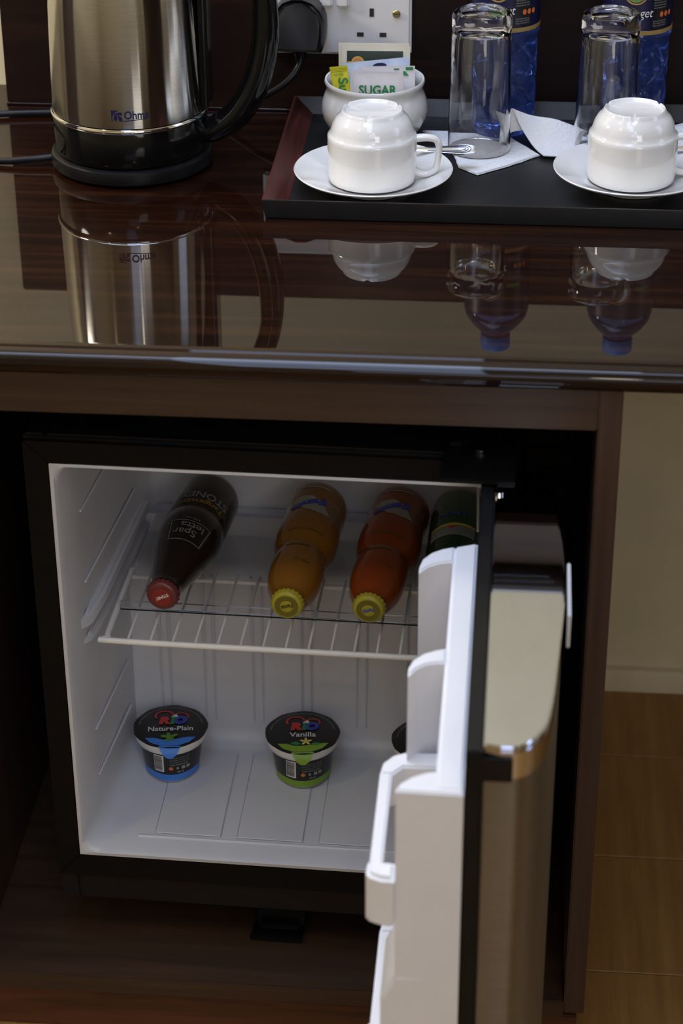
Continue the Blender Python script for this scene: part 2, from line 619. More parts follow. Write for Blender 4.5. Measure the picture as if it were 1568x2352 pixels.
DZ = -0.0645     # children are built with true heights, then lowered into the Empty's frame


def fobj(name, bm, mt, parent=None, smooth=40, label=None):
    bmesh.ops.translate(bm, verts=bm.verts[:], vec=(0, 0, DZ))
    return obj(name, bm, mt, parent or fr, smooth, label)


OX0, OX1, OZ0, OZ1 = -0.0035, 0.3560, 0.172, 0.572      # the opening


def rrect(x0, x1, z0, z1, r, y, n=5):
    out = []
    for cx, cz, a0 in ((x1 - r, z0 + r, -PI / 2), (x1 - r, z1 - r, 0), (x0 + r, z1 - r, PI / 2), (x0 + r, z0 + r, PI)):
        for k in range(n + 1):
            a = a0 + k / n * PI / 2
            out.append((cx + r * math.cos(a), y, cz + r * math.sin(a)))
    return out


def loft(bm, loops, cap_last=False):
    rings = [[bm.verts.new(p) for p in l] for l in loops]
    fs = []
    for A, C in zip(rings, rings[1:]):
        for k in range(len(A)):
            j = (k + 1) % len(A)
            fs.append(bm.faces.new((A[k], A[j], C[j], C[k])))
    if cap_last:
        fs.append(bm.faces.new(rings[-1]))
    return fs


# outer body: shell walls round the cavity
b = B()
box(b, -.024, .377, 0.30, 0.42, 0.118, 0.5965, .004)
box(b, -.024, -.0060, 0.004, 0.2995, 0.118, 0.5965, .002)
box(b, .3575, .377, 0.004, 0.2995, 0.118, 0.5965, .002)
box(b, -.0059, .3564, 0.004, 0.2995, 0.5755, 0.5965, .002)
box(b, -.0059, .3564, 0.004, 0.2995, 0.118, 0.1685, .002)
fobj('outer_body', b, M_black)
# front frame, mitred
b = B()
for q in (((-.024, .1475), (-.024, .5915), (-.0041, .5725), (-.0041, .1715)),
          ((.377, .1475), (.3566, .1715), (.3566, .5725), (.377, .5915)),
          ((-.0236, .592), (.3766, .592), (.3562, .573), (-.0037, .573)),
          ((-.0236, .147), (-.0037, .171), (.3562, .171), (.3766, .147))):
    prism(b, q, 0.0, 0.0039, 'y')
fobj('front_frame', b, M_frame, smooth=0)
# white liner
b = B()


def section(il, ir, iz0, iz1, r, y):
    return rrect(OX0 + il, OX1 - ir, OZ0 + iz0, OZ1 - iz1, r, y)


loft(b, [section(.0004, .0002, -.0004, -.0004, .0008, -.0006), section(.0035, .0008, .003, .002, .012, -.0012), section(.006, .0012, .0045, .003, .016, .004),
         section(.010, .0016, .005, .004, .018, .05), section(.020, .0030, .005, .006, .020, .22), section(.024, .0040, .008, .008, .022, .262),
         section(.030, .0120, .016, .014, .018, .272), section(.040, .0200, .026, .024, .012, .275)], True)
liner = fobj('inner_liner', b, M_linershade, smooth=60)
# compressor step at the back, its fillet, and the small ledge above
b = B()
pr = [(.272, .178), (.162, .1765), (.172, .1785), (.179, .184), (.1825, .192), (.186, .345), (.189, .354), (.196, .361), (.206, .363),
      (.246, .364), (.250, .366), (.2515, .380), (.2540, .384), (.272, .385)]
prism(b, pr, .0130, .3515, 'x')
fobj('compressor_step', b, M_linershade, smooth=50)


def sub(name, bm, mt, parent, smooth=40, label=None):
    bmesh.ops.translate(bm, verts=bm.verts[:], vec=(0, 0, DZ))
    return obj(name, bm, mt, parent, smooth, label)


for xr_ in (.046, .0885, .1345, .181, .2335, .281):           # upright ribs pressed in the lower back wall
    q = B()
    for dx in (-.0045, .0045):
        box(q, xr_ + dx - .0012, xr_ + dx + .0012, .1815, .1885, .199, .360, .0010)
    box(q, xr_ - .0057, xr_ + .0057, .1828, .1885, .1975, .2000, .0010)
    sub('wall_rib', q, M_linershade, liner)
for xa, xb in ((.060, .121), (.135, .196), (.210, .271), (.285, .325)):   # raised pads pressed in the floor
    q = B(); prism(q, [(xa, .0295), (xb, .0295), (xb - .003, .158), (xa - .003, .158)], .1765, .1784, 'z', .0024, 3)
    sub('floor_pad', q, M_linershade, liner)
q = B(); tube(q, [(.046, .0245, .1768), (.33, .0245, .1768)], .0017, 12); sub('floor_bead', q, M_linershade, liner)
for sx in (0, 1):                                              # side runners that carry the rack
    for z0, z1, ya in ((.3700, .3795, .036), (.3880, .4030, .032)):
        q = B()
        pl = [(.004, ya), (.0125, ya + .012), (.0165, ya + .05), (.0235, .25), (.004, .25)]
        if sx:
            pl = [(OX1 - u, v) for u, v in pl][::-1]
        prism(q, pl, z0, z1, 'z', .003, 2)
        sub('side_runner', q, M_linershade, liner)
    for z0 in (.225, .275, .43, .50):
        q = B()
        xs = (.0075, .0160 if z0 < .4 else .0195) if not sx else (OX1 - .0110, OX1 - .0195)
        tube(q, [(xs[0], .05, z0), (xs[1], .155 if z0 < .4 else .21, z0 + .004)], .0011, 8)
        sub('side_rib', q, M_linershade, liner)
for xa in (.045, .10, .155, .21, .265, .315):                  # ribs on the upper back wall
    q = B(); box(q, xa - .003, xa + .003, .2735, .2765, .43, .545, .0012); sub('wall_rib', q, M_linershade, liner)

# wire rack: rim, cross bar and rods
rack = None
b = B()
rim = spline([(.334, .150, .383), (.334, .055, .383), (.3325, .036, .383), (.327, .031, .383), (.18, .0305, .383), (.033, .031, .383),
              (.0275, .036, .383), (.026, .055, .383), (.026, .150, .383)], 6)
tube(b, rim, .0028, 10)
rack = fobj('wire_rack', b, M_wire)
q = B(); tube(q, [(.026, .1395, .3815), (.334, .1395, .3815)], .0022, 8); sub('cross_bar', q, M_wire, rack)
q = B(); tube(q, [(0, .0305, .3840), (0, .148, .3840)], .00125, 8)
bmesh.ops.translate(q, verts=q.verts[:], vec=(0, 0, DZ))
rod = obj('rod', q, M_wire, rack, loc=(.0458, 0, 0))
for k in range(1, 15):
    r_ = rod.copy(); COL.objects.link(r_); r_.parent = rack; r_.location = (.0458 + k * .0197, 0, 0)
b = B()
pl = [(.2535, .3866), (.0790, .3866), (.0755, .3870), (.0728, .3885), (.0715, .3915), (.0710, .3985), (.0722, .3990), (.0732, .3920), (.0745, .3898),
      (.0768, .3888), (.0795, .3885), (.2535, .3885)]
prism(b, pl, .0315, .3285, 'x')
fobj('shelf_plate', b, M_clear, label='clear plastic shelf plate with turned-up front lip')
# feet and the hinge
for fx, fy in ((.345, .035), (.008, .37), (.345, .37)):
    q = B(); lathe(q, [(0, .065), (.012, .065), (.013, .068), (.009, .1175), (0, .1175)], 16, cx=fx, cy=fy); fobj('foot', q, M_black)
b = B()
prism(b, [(.146, .022), (.194, .022), (.196, .06), (.150, .06)], .065, .0715, 'z', .001)
prism(b, [(.152, .032), (.196, .032), (.196, .06), (.152, .06)], .072, .1175, 'z', .002)
prism(b, [(.156, .026), (.190, .026), (.190, .0319), (.156, .0319)], .076, .0835, 'z', .001)
fobj('front_foot', b, M_gloss, label='black stepped plastic foot under the fridge front')
b = B(); box(b, .318, .3765, -.046, .020, .5972, .6005, .0008); hinge = fobj('hinge_plate', b, M_frame)
q = B(); lathe(q, [(0, .6010), (.0055, .6010), (.0055, .6030), (.003, .6042), (0, .6042)], 14, cx=.347, cy=.004); sub('screw', q, M_chrome, hinge)
q = B(); prism(q, [(.322, .008), (.332, .008), (.338, .018), (.326, .018)], .6007, .6045, 'z', .001); sub('hinge_tab', q, M_black, hinge)

# ---- the door, open a right angle; its own frame is aligned with the worktop
DO = FW(.36, -.03, 0)
LOC = FM.inverted() @ DO


def dobj(name, bm, mt, parent, smooth=40, label=None):
    """door-frame coordinates -> the fridge's frame."""
    M = Matrix.Translation((LOC.x, LOC.y, DZ)) @ Matrix.Rotation(-FR_A, 4, 'Z')
    bmesh.ops.transform(bm, matrix=M, verts=bm.verts[:])
    return obj(name, bm, mt, parent, smooth, label)


def plan(grow=0.0):
    pts = [(.0016, .006)]
    arc = [(.0016, -.3605), (.012, -.3625 - grow), (.0225, -.3620 - grow), (.0300, -.3570 - grow), (.0365, -.3470), (.0410, -.3340), (.0450, -.3040),
           (.0488, -.2510), (.0520, -.2000), (.0535, -.1600), (.0525, -.1100), (.0490, -.0600), (.0455, .006)]
    sp = spline([(x, y, 0) for x, y in arc[1:]], 4)
    return pts + [(.0016, -.3605 - grow)] + [(p.x + (grow if p.x > .025 else 0), p.y) for p in sp]


b = B(); prism(b, plan(), .135, .5735, 'z'); door = dobj('door', b, M_doorsteel, fr, 30, 'brushed steel door with white shelved inside')
b = B(); prism(b, plan(.0006), .5737, .5935, 'z'); dobj('chrome_band', b, M_chrome, door, 30, 'chrome band round the door top')
b = B(); prism(b, plan(-.0002), .5937, .5978, 'z', .0012, 2); dobj('top_cap', b, M_mirror, door, 30, 'polished steel door top')
b = B(); box(b, -.001, .0205, -.3655, -.3630, .572, .5905, .0008); dobj('end_insert', b, M_black, door, label='small black insert at the door corner')
b = B(); box(b, .0560, .0585, -.190, -.116, .562, .590, .0010); dobj('side_strip', b, M_socket, door, label='pale strip on the outer door face')  # narrow pale strip set on the outer face
b = B(); box(b, -.0100, .0014, -.3645, .010, .135, .5945, .0015); dobj('door_gasket', b, M_black, door)
b = B(); tube(b, [(.004, -.030, .560), (.004, -.030, .600)], .0042, 12); box(b, -.002, .012, -.033, -.020, .5700, .5860, .001)
dobj('hinge_pin', b, M_chrome, door)
# white inner door
b = B()
prism(b, [(-.0290, -.362), (-.0102, -.362), (-.0102, -.043), (-.0290, -.0508)], .140, .5615, 'z', .0025)


def fin(dy, x0):
    back = [(-.0285, -.193), (-.036, -.196), (-.045, -.2015), (-.0512, -.2095), (-.0541, -.2200)]
    front = [(-.0541, -.2310), (-.0515, -.2270), (-.0480, -.2205), (-.0420, -.2150), (-.0350, -.2125), (-.0285, -.2120)]
    return [(x, y + dy) for x, y in back + front]


prism(b, fin(0, 0), .36, .5610, 'z', .003, 3)
prism(b, [(-.0285, -.0506), (-.0380, -.0548), (-.0460, -.0612), (-.0515, -.0700), (-.0538, -.0820), (-.0538, -.0920), (-.0515, -.0880), (-.0470, -.0815), (-.0400, -.0765), (-.0330, -.0740), (-.0285, -.0735)], .36, .5612, 'z', .003, 3)
end = [(-.0285, -.3405), (-.036, -.3425), (-.045, -.3480), (-.0515, -.3550), (-.0541, -.3625), (-.0541, -.3640), (-.0104, -.3650), (-.0104, -.3405)]
prism(b, end, .141, .5610, 'z', .004, 3)
prism(b, [(-.0538, .405), (-.0638, .384), (-.0638, .150), (-.030, .150), (-.030, .405)], -.3645, -.300, 'y', .002, 2)
dobj('door_liner', b, M_linerlit, door, 40, 'white plastic inner door with upright dividers')


def rack_bar(z0, z1, yfar, ynear, zb):
    q = B()
    box(q, -.0722, -.0635, ynear + .012, yfar - .016, z0, z1, .0016)
    pts = [(-.0722, yfar - .018), (-.0705, yfar - .004), (-.0640, yfar + .005), (-.0550, yfar + .0095), (-.0291, yfar + .010), (-.0291, yfar - .008), (-.0560, yfar - .0085), (-.0632, yfar - .018)]
    prism(q, pts, z0 - .018, z1, 'z', .0015)
    ne = [(-.0735, ynear + .016), (-.0740, ynear + .004), (-.0710, ynear), (-.0635, ynear - .003), (-.0545, ynear - .0035), (-.0545, ynear + .016)]
    prism(q, ne, zb, z1 + .001, 'z', .003, 3)
    return q


dobj('door_rack', rack_bar(.4755, .4875, -.2285, -.3610, .4460), M_linerlit, door)
dobj('door_rack', rack_bar(.327, .340, -.225, -.3560, .300), M_linerlit, door)

# ------------------------------------------------------------------ wall socket
sk = thing('wall_socket', 'white double wall socket with a black plug in one outlet', 'socket', (-.181, 0, .804))
SKY = -.0006


def skp(name, bm, mt, parent=None, smooth=40, label=None):
    return obj(name, bm, mt, parent or sk, smooth, label)


b = B(); box(b, -.073, .073, -.0105, SKY, -.043, .043, .0025, 3); skp('faceplate', b, M_socket)
for sx in (-1, 1):
    q = B(); box(q, sx * .0078 - .0062, sx * .0078 + .0062, -.0160, -.0108, .0040, .0240, .0022, 3); skp('rocker_switch', q, M_socket)
q = B(); lathe(q, [(0, 0), (.0037, 0), (.0037, .0012), (.003, .0018), (0, .0018)], 18)
bmesh.ops.transform(q, matrix=Matrix.Translation((.0587, -.0107, -.002)) @ Matrix.Rotation(PI / 2, 4, 'X'), verts=q.verts[:])
s1 = skp('screw', q, M_brass)
q = B(); box(q, .0587 - .0028, .0587 + .0028, -.0128, -.01255, -.0024, -.0016); skp('screw_slot', q, M_dark, s1)
for (hx, hz, w, h) in ((.0351, -.0014, .0042, .0080), (.0243, -.0228, .0066, .0042), (.0459, -.0228, .0066, .0042)):
    q = B()
    box(q, hx - w / 2, hx + w / 2, -.0108, -.0102, hz - h / 2, hz + h / 2)
    skp('pin_hole', q, M_dark)

# ------------------------------------------------------------------ kettle base with its cord and plug
kb = thing('kettle_base', 'round black power base under the steel kettle with cord and plug', 'kettle base', (-.3572, -.149, ZC + .0003))
b = B(); lathe(b, [(0, 0), (.070, 0), (.0738, .003), (.0745, .009), (.0735, .0135), (.0700, .0150), (0, .0150)], 72); obj('base_disc', b, M_black, kb)
b = B()
crd = spline([(-.428, -.163, .7075), (-.450, -.168, .7060), (-.478, -.1686, .7040), (-.530, -.163, .7040), (-.575, -.130, .7040), (-.572, -.075, .7040),
              (-.540, -.050, .7040), (-.505, -.0400, .7040), (-.458, -.0330, .7040), (-.400, -.0330, .7040), (-.330, -.036, .7040), (-.285, -.042, .7090),
              (-.2527, -.048, .7270), (-.226, -.046, .7430), (-.2125, -.038, .7600), (-.2120, -.034, .7790)], 8)
tube(b, [(p.x + .3572, p.y + .149, p.z - ZC - .0003) for p in crd], .0033, 10)
obj('power_cord', b, M_cord, kb, 60)
b = B()
pol = [(-.0255, -.018), (-.0235, -.0245), (-.010, -.0255), (-.010, -.0255), (.010, -.0255), (.0215, -.0255), (.0240, -.019), (.0250, -.008), (.0245, .004),
       (.0205, .014), (.013, .0215), (.004, .0250), (-.006, .0250), (-.0150, .0215), (-.0215, .014), (-.0255, .004)]
pol = [p for i, p in enumerate(pol) if p != pol[i - 1]]
P0 = Vector((-.2130 + .3572, .149,   .7970 - ZC - .0003))
lo = [b.verts.new((P0.x + u, P0.y - .0125, P0.z + v)) for u, v in pol]
md = [b.verts.new((P0.x + u, P0.y - .040, P0.z + v)) for u, v in pol]
hi = [b.verts.new((P0.x + u * .86, P0.y - (.050 if v < .002 else .050 - .018 * (v - .002) / .023), P0.z + v * .86)) for u, v in pol]
n_ = len(pol)
for A, C in ((lo, md), (md, hi)):
    for i in range(n_):
        b.faces.new((A[i], A[(i + 1) % n_], C[(i + 1) % n_], C[i]))
b.faces.new(lo); b.faces.new(hi[::-1])
bmesh.ops.recalc_face_normals(b, faces=b.faces[:])
bmesh.ops.bevel(b, geom=[e for e in b.edges if all(v in hi for v in e.verts)], offset=.002, segments=2, affect='EDGES')
plug = obj('plug', b, M_black, kb)
b = B(); tube(b, [(P0.x, P0.y - .034, P0.z - .026), (P0.x, P0.y - .034, P0.z - .038)], lambda t: .0075 - .0035 * t, 12); obj('cord_sleeve', b, M_cord, plug)

# ------------------------------------------------------------------ kettle
kt = thing('electric_kettle', 'brushed steel electric kettle with black handle on its round base', 'kettle', (-.3572, -.149, ZC + .0157))
kz = lambda z: z - ZC - .0157
b = B(); lathe(b, [(0, .0002), (.0645, .0002), (.0688, .0015), (.0700, .005), (.0706, kz(.749)), (.0690, kz(.7515)), (0, kz(.7515))], 72)
obj('bottom_band', b, M_gloss, kt)
b = B(); lathe(b, [(.0685, kz(.7500)), (.0714, kz(.7502)), (.0724, kz(.7515)), (.0724, kz(.7530)), (.0714, kz(.7545)), (.0690, kz(.7548))], 72)
obj('trim_ring', b, M_chrome, kt)
kprof = [(.0685, kz(.7546)), (.0704, kz(.7552)), (.0705, kz(.762)), (.0702, kz(.780)), (.0696, kz(.810)), (.0685, kz(.850)), (.0662, kz(.885)), (.0628, kz(.915)), (.060, kz(.928))]
b = B(); lathe(b, kprof, 96); kbody = obj('steel_body', b, M_steel, kt, 60)
b = B(); lathe(b, [(.0605, kz(.9278)), (.0605, kz(.936)), (.055, kz(.942)), (.02, kz(.948)), (.012, kz(.949)), (.010, kz(.958)), (0, kz(.960))], 48); obj('lid', b, M_gloss, kt)
b = B(); prism(b, [(-.016, kz(.905)), (.016, kz(.905)), (.022, kz(.9275)), (-.022, kz(.9275))], -.085, -.060, 'x', .002); obj('spout', b, M_steel, kt)
b = B()
hp = [(-.2895, .7305), (-.2770, .7345), (-.2580, .7490), (-.2415, .7760), (-.2325, .8090), (-.2305, .8420), (-.2335, .8700), (-.245, .9000), (-.267, .9220), (-.300, .9290)]
tube(b, spline([(x + .3572, 0, kz(z)) for x, z in hp], 8), lambda t: .0125 + .0030 * math.sin(min(1, t * 1.6) * PI), 18, flat_=0.85)
obj('handle', b, M_gloss, kt, 60)
b = B(); box(b, .0640, .0755, -.016, .016, kz(.7550), kz(.9270), .004, 3); obj('handle_mount', b, M_gloss, kt)
# the maker's mark on the steel
b = B()
W = wrap(interp(kprof), -PI / 2 + .168, .00025)
uq = lambda a, c: ((a - 735) / 13.07 / 2590, kz(.7625) + (660 - c) / 13.07 / 2520)       # lettering as read off the mark


def mk(pts):
    put(b, poly2d([uq(*p) for p in pts]), W)


mk([(195, 328), (430, 332), (340, 372), (262, 440), (235, 520), (232, 600), (245, 650), (208, 650)])
mk([(268, 460), (330, 415), (420, 392), (525, 385), (522, 480), (440, 458), (360, 452), (290, 470)])
put(b, disc2d(*uq(330, 545), .00165, .0027, 18), W)
mk([(310, 600), (352, 600), (345, 655), (318, 655)])
mk([(385, 478), (450, 490), (520, 545), (545, 655), (435, 655), (418, 560)])
g = text2d('Ohms', .0150, .00035, width=.0217)
put(b, ([(u + .0065, kz(.7647) + v * .68) for u, v in g[0]], g[1]), W)
mk([(565, 640), (900, 618), (1255, 600), (1255, 618), (900, 638), (575, 662)])
obj('maker_mark', b, M_navy, kt, 0, label='dark blue printed word on the steel')

# ------------------------------------------------------------------ tray
TX0, TX1, TY0, TY1, TZ = -.2215, .2400, -.2835, -.0060, ZC + .0030
tr = thing('serving_tray', 'black tray with sloping reddish end set on the worktop', 'tray', (0, -.145, ZC + .0004))
b = B(); box(b, TX0 + .0185, TX1 - .0185, TY0 + .0135 + .145, TY1 - .0105 + .145, 0, .0026); obj('tray_floor', b, M_tray, tr)


YO = .145


def rim_rect(dx, dy0, dy1, z):
    return [(TX0 + dx, TY0 + YO + dy0, z), (TX1 - dx, TY0 + YO + dy0, z), (TX1 - dx, TY1 + YO - dy1, z), (TX0 + dx, TY1 + YO - dy1, z)]


LOOPS = [rim_rect(0, 0, 0, .0158), rim_rect(.0002, .0002, .0002, .0172), rim_rect(.0020, .0018, .0018, .0174), rim_rect(.0193, .0143, .0112, .0028),
         rim_rect(.0180, .0132, .0102, .0002), rim_rect(.0030, .0022, .0022, .0002)]
for k, nm in enumerate(('long_side', 'end_side', 'long_side', 'end_side')):
    q = B()
    A = [q.verts.new(l[k]) for l in LOOPS]
    D = [q.verts.new(l[(k + 1) % 4]) for l in LOOPS]
    for i in range(len(LOOPS)):
        j = (i + 1) % len(LOOPS)
        q.faces.new((A[i], A[j], D[j], D[i]))
    q.faces.new(A[::-1]); q.faces.new(D)
    bmesh.ops.recalc_face_normals(q, faces=q.faces[:])
    obj(nm, q, M_traywood if nm == 'end_side' else M_tray, tr, 20, 'reddish wood tray end' if nm == 'end_side' else None)

TF = TZ + .0003    # height of things that stand on the tray floor
# ------------------------------------------------------------------ cups, saucers, spoons


def saucer(loc, label):
    q = B()
    pr = [(0, .0035), (.028, .0035), (.029, .0002), (.032, .0002), (.0335, .0042), (.050, .0085), (.0640, .0140), (.0702, .0170), (.0708, .0182), (.0700, .0190),
          (.0640, .0168), (.0500, .0112), (.0400, .0074), (.034, .0062), (0, .0062)]
    lathe(q, pr, 80)
    return tag(obj('saucer', q, M_white, None, 50, loc=loc), label, 'saucer', 'saucers on the tray')


def cup(loc, rz, label):
    t = thing('tea_cup', label, 'cup', loc, rz, 'upturned cups on the tray')
    q = B()
    pr = [(.0362, .0300), (.0364, .0010), (.0374, .0001), (.0386, .0010), (.0392, .0060), (.0395, .0200), (.0395, .0385), (.0394, .0415), (.0382, .0430),
          (.0372, .0440), (.0362, .0480), (.0345, .0530), (.0318, .0575), (.0290, .0603), (.0277, .0622), (.0270, .0640), (.0262, .0648), (.0250, .0642),
          (.0240, .0622), (.0220, .0615), (0, .0613)]

    def notch(r, z, a):
        if z > .0615 and r > .0235:
            d = min(abs((a - x + PI) % (2 * PI) - PI) for x in (R(-98), R(148), R(30)))
            if d < .10:
                return r - .0002, z - .0020 * (1 - d / .10)
        return r, z
    lathe(q, pr, 112, notch)
    obj('cup_body', q, M_white, t, 60)
    q = B()
    tube(q, spline([(.0375, 0, .0375), (.0470, 0, .0385), (.0555, 0, .0370), (.0590, 0, .0315), (.0585, 0, .0200), (.0560, 0, .0095), (.0490, 0, .0050), (.0420, 0, .0055), (.0370, 0, .0080)], 6),
         lambda u: .0046 - .0010 * math.sin(u * PI), 14, flat_=.80)
    obj('handle', q, M_white, t, 60)
    return t


def spoon(loc, rz, tilt, label):
    q = B()
    # handle outline widening to the tip, then the bowl; x runs from tip (+) to bowl (-)
    out = [(.0620, 0, 0), (.0612, .0026, 0), (.0590, .0046, 0), (.0540, .0056, 0), (.0450, .0054, 0), (.0300, .0036, .0002), (.0100, .0022, .0008),
           (-.0200, .0020, .0010), (-.0280, .0060, .0002), (-.0400, .0112, -.0018), (-.0520, .0118, -.0022), (-.0620, .0080, -.0010), (-.0660, 0, 0)]
    top = [q.verts.new((x, w, z + .0012)) for x, w, z in out]
    bot = [q.verts.new((x, -w, z + .0012)) if w else None for x, w, z in out]
    tl = [q.verts.new((x, w * .92, z - .0006)) for x, w, z in out]
    bl = [q.verts.new((x, -w * .92, z - .0006)) if w else None for x, w, z in out]
    mid = [q.verts.new((x, 0, z + .0018 - (.006 if x < -.03 else 0) * (1 - abs((x + .048) / .02)) * (x > -.066))) for x, w, z in out]
    for i in range(len(out) - 1):
        for P, S in ((top, 1), (bot, -1)):
            a, c = P[i] or top[i], P[i + 1] or top[i + 1]
            vs = [v for v in (a, c, mid[i + 1], mid[i]) if v]
            vs = list(dict.fromkeys(vs))
            if len(vs) > 2:
                q.faces.new(vs)
        for P, L_ in ((top, tl), (bot, bl)):
            a, c = P[i] or top[i], P[i + 1] or top[i + 1]
            d, e = L_[i + 1] or tl[i + 1], L_[i] or tl[i]
            vs = list(dict.fromkeys((a, c, d, e)))
            if len(vs) > 2:
                q.faces.new(vs)
        vs = list(dict.fromkeys((tl[i], tl[i + 1], bl[i + 1] or tl[i + 1], bl[i] or tl[i])))
        if len(vs) > 2:
            q.faces.new(vs)
    bmesh.ops.recalc_face_normals(q, faces=q.faces[:])
    t = thing('teaspoon', label, 'spoon', loc, rz, 'teaspoons on the saucers')
    t.rotation_euler = (R(27), 0, rz)
    o = obj('spoon_body', q, M_spoon, t, 50)
    o.rotation_euler = (0, tilt, 0)
    g_ = B()
    for k, (xt, wv) in enumerate(((.0575, .0040), (.0550, .0029), (.0525, .0018))):     # engraved lines at the handle tip
        pts = [(.018, wv * .55, .00195), (.045, wv * 1.02, .00170), (xt - .004, wv * .95, .00165), (xt - .001, wv * .5, .00190), (xt, 0, .0021),
               (xt - .001, -wv * .5, .00190), (xt - .004, -wv * .95, .00165), (.045, -wv * 1.02, .00170), (.018, -wv * .55, .00195)]
        tube(g_, spline(pts, 4), .00022, 6)
    gl = obj('engraved_line', g_, M_navy, t, 40)
    gl.rotation_euler = (0, tilt, 0)
    return t


SA, SB = Vector((-.1300, -.2090, TF)), Vector((.1000, -.1900, TF))
saucer(SA, 'white saucer nearest the kettle, its whole rim in view')
saucer(SB, 'white saucer cut off at the edge of the picture')
cup(SA + Vector((-.0010, -.0010, .0087)), R(3), 'upturned white cup on the saucer nearest the kettle')
cup(SB + Vector((-.0015, -.0010, .0087)), R(5), 'upturned white cup on the saucer cut off by the frame')
spoon(SA + Vector((.0280, .0440, .0186)), R(5), R(-1.0), 'steel teaspoon with grooved handle tip beside the fully visible cup')
spoon(SB + Vector((.0300, .0445, .0186)), R(2), R(-1.0), 'steel teaspoon behind the cup cut off by the frame')

# ------------------------------------------------------------------ sugar bowl and the sachets in it
BX, BY = -.1380, -.0800
b = B()
lathe(b, [(0, .0030), (.026, .0030), (.028, .0002), (.033, .0002), (.0350, .0030), (.0440, .0130), (.0488, .0225), (.0500, .0300), (.0488, .0380), (.0462, .0450),
          (.0448, .0485), (.0452, .0515), (.0466, .0545), (.0470, .0565), (.0462, .0582), (.0448, .0580), (.0432, .0550), (.0420, .0490), (.0440, .0440), (.0462, .0360),
          (.0468, .0300), (.0455, .0225), (.0410, .0140), (.030, .0070), (0, .0065)], 80)
tag(obj('sugar_bowl', b, M_white, None, 50, loc=(BX, BY, TF)), 'round white china bowl holding sugar and tea sachets', 'bowl')


def sachet(name, label, cat, w, h, t, mt, loc, lean, rz, roll=0.0, group=None, seal=0.14):
    e = thing(name, label, cat, loc, 0, group)
    e.rotation_euler = (lean, roll, rz)

    def prof_(u, v):
        a = max(0.0, 1 - (abs(2 * u - 1)) ** 5) * max(0.0, 1 - (abs(2 * v - 1) / (1 - seal)) ** 4 if abs(2 * v - 1) < 1 - seal else 0)
        return t / 2 * a + .00025
    q = B()
    NU, NV = 16, 16
    grid(q, lambda u, v: (w * (u - .5), -prof_(u, v) + .0006 * math.sin(9 * u + 5 * v) * prof_(u, v) / max(t, 1e-4), h * v), NU, NV)
    grid(q, lambda u, v: (w * (.5 - u), prof_(1 - u, v), h * v), NU, NV)
    bmesh.ops.remove_doubles(q, verts=q.verts[:], dist=1e-6)
    o = obj('packet', q, mt, e, 60)

    def P(u, v):      # print mapping: u from the packet's middle, v from its bottom edge
        return (u, -prof_(min(1, max(0, u / w + .5)), min(1, max(0, v / h))) - .0009, v)
    return e, P


BT = TF + .0072
# tea envelopes at the back
e, P = sachet('tea_bag', 'cream tea envelope with dark green front and gold medal', 'tea bag', .0640, .0760, .0040, M_teapaper, (BX + .0000, BY + .0105, BT), R(-7), R(2), seal=.06)
q = B(); put(q, rect2d(-.0270, .0255, .012, .0715, 14, 14), P); obj('front_print', q, M_teagreen, e, 0)
P2 = lambda u, v: (Vector(P(u, v)) + Vector((0, -.0003, 0)))
P3 = lambda u, v: (Vector(P(u, v)) + Vector((0, -.0005, 0)))
P4 = lambda u, v: (Vector(P(u, v)) + Vector((0, -.0007, 0)))
mu, mv = -.0168, .0605
q = B(); put(q, disc2d(mu, mv, .0062, .0062, 26), P2); put(q, rect2d(mu - .0095, mu + .0095, mv - .0022, mv + .0015, 6), P4)
for sx in (-1, 1):
    put(q, poly2d([(mu + sx * .0095, mv - .0030), (mu + sx * .0080, mv - .0010), (mu + sx * .0095, mv + .0008), (mu + sx * .0060, mv + .0012), (mu + sx * .0060, mv - .0026)][::sx]), P3)
obj('medal', q, M_medal, e, 0)
q = B(); put(q, disc2d(mu, mv, .0048, .0048, 26, .62), P3); obj('medal_ring', q, M_medalred, e, 0)
e, P = sachet('tea_bag', 'plain cream tea envelope edge peeping out behind the green one', 'tea bag', .0660, .0770, .0030, M_teapaper, (BX - .0022, BY + .0160, BT), R(-7), R(2), seal=.06)
# pale blue sachet, the sugar sachets in front of it and the yellow one
e, P = sachet('sugar_sachet', 'pale blue sachet standing tilted before the tea envelope', 'sachet', .0610, .0660, .0030, M_sachetblue, (BX + .0080, BY + .0025, BT), R(-6), R(1), R(-6.5), 'sachets in the bowl')
q = B(); put(q, disc2d(.003, .0605, .0065, .0028, 24), P); obj('front_print', q, M_navy, e, 0)
e, P = sachet('sugar_sachet', 'white sachet with green corner marks behind the front sugar one', 'sachet', .0500, .0628, .0030, M_sachet, (BX + .0140, BY - .0045, BT), R(-4), R(1), R(-1.5), 'sachets in the bowl')
q = B(); put(q, rect2d(.0165, .0235, .0592, .0620, 4), P); put(q, rect2d(.0055, .0105, .0594, .0608, 4), P)
put(q, poly2d([(.0140, .0545), (.0195, .0540), (.0165, .0580), (.0142, .0585)]), P); obj('front_print', q, M_pgreen, e, 0)
e, P = sachet('sugar_sachet', 'white paper sachet edge showing left of the green lettered one', 'sachet', .0460, .0600, .0030, M_sachet, (BX - .0010, BY - .0100, BT), R(-2), R(1), R(2.5), 'sachets in the bowl')
e, P = sachet('sugar_sachet', 'front white sachet with green lettering SUGAR', 'sachet', .0465, .0615, .0050, M_sachet, (BX + .0060, BY - .0165, BT), R(1), R(-1), R(-1.5), 'sachets in the bowl', seal=.10)
q = B(); put(q, xf(text2d('SUGAR', .0120, .00035, width=.0355), 0, -.0003, .0422), P); obj('lettering', q, M_pgreen, e, 0)
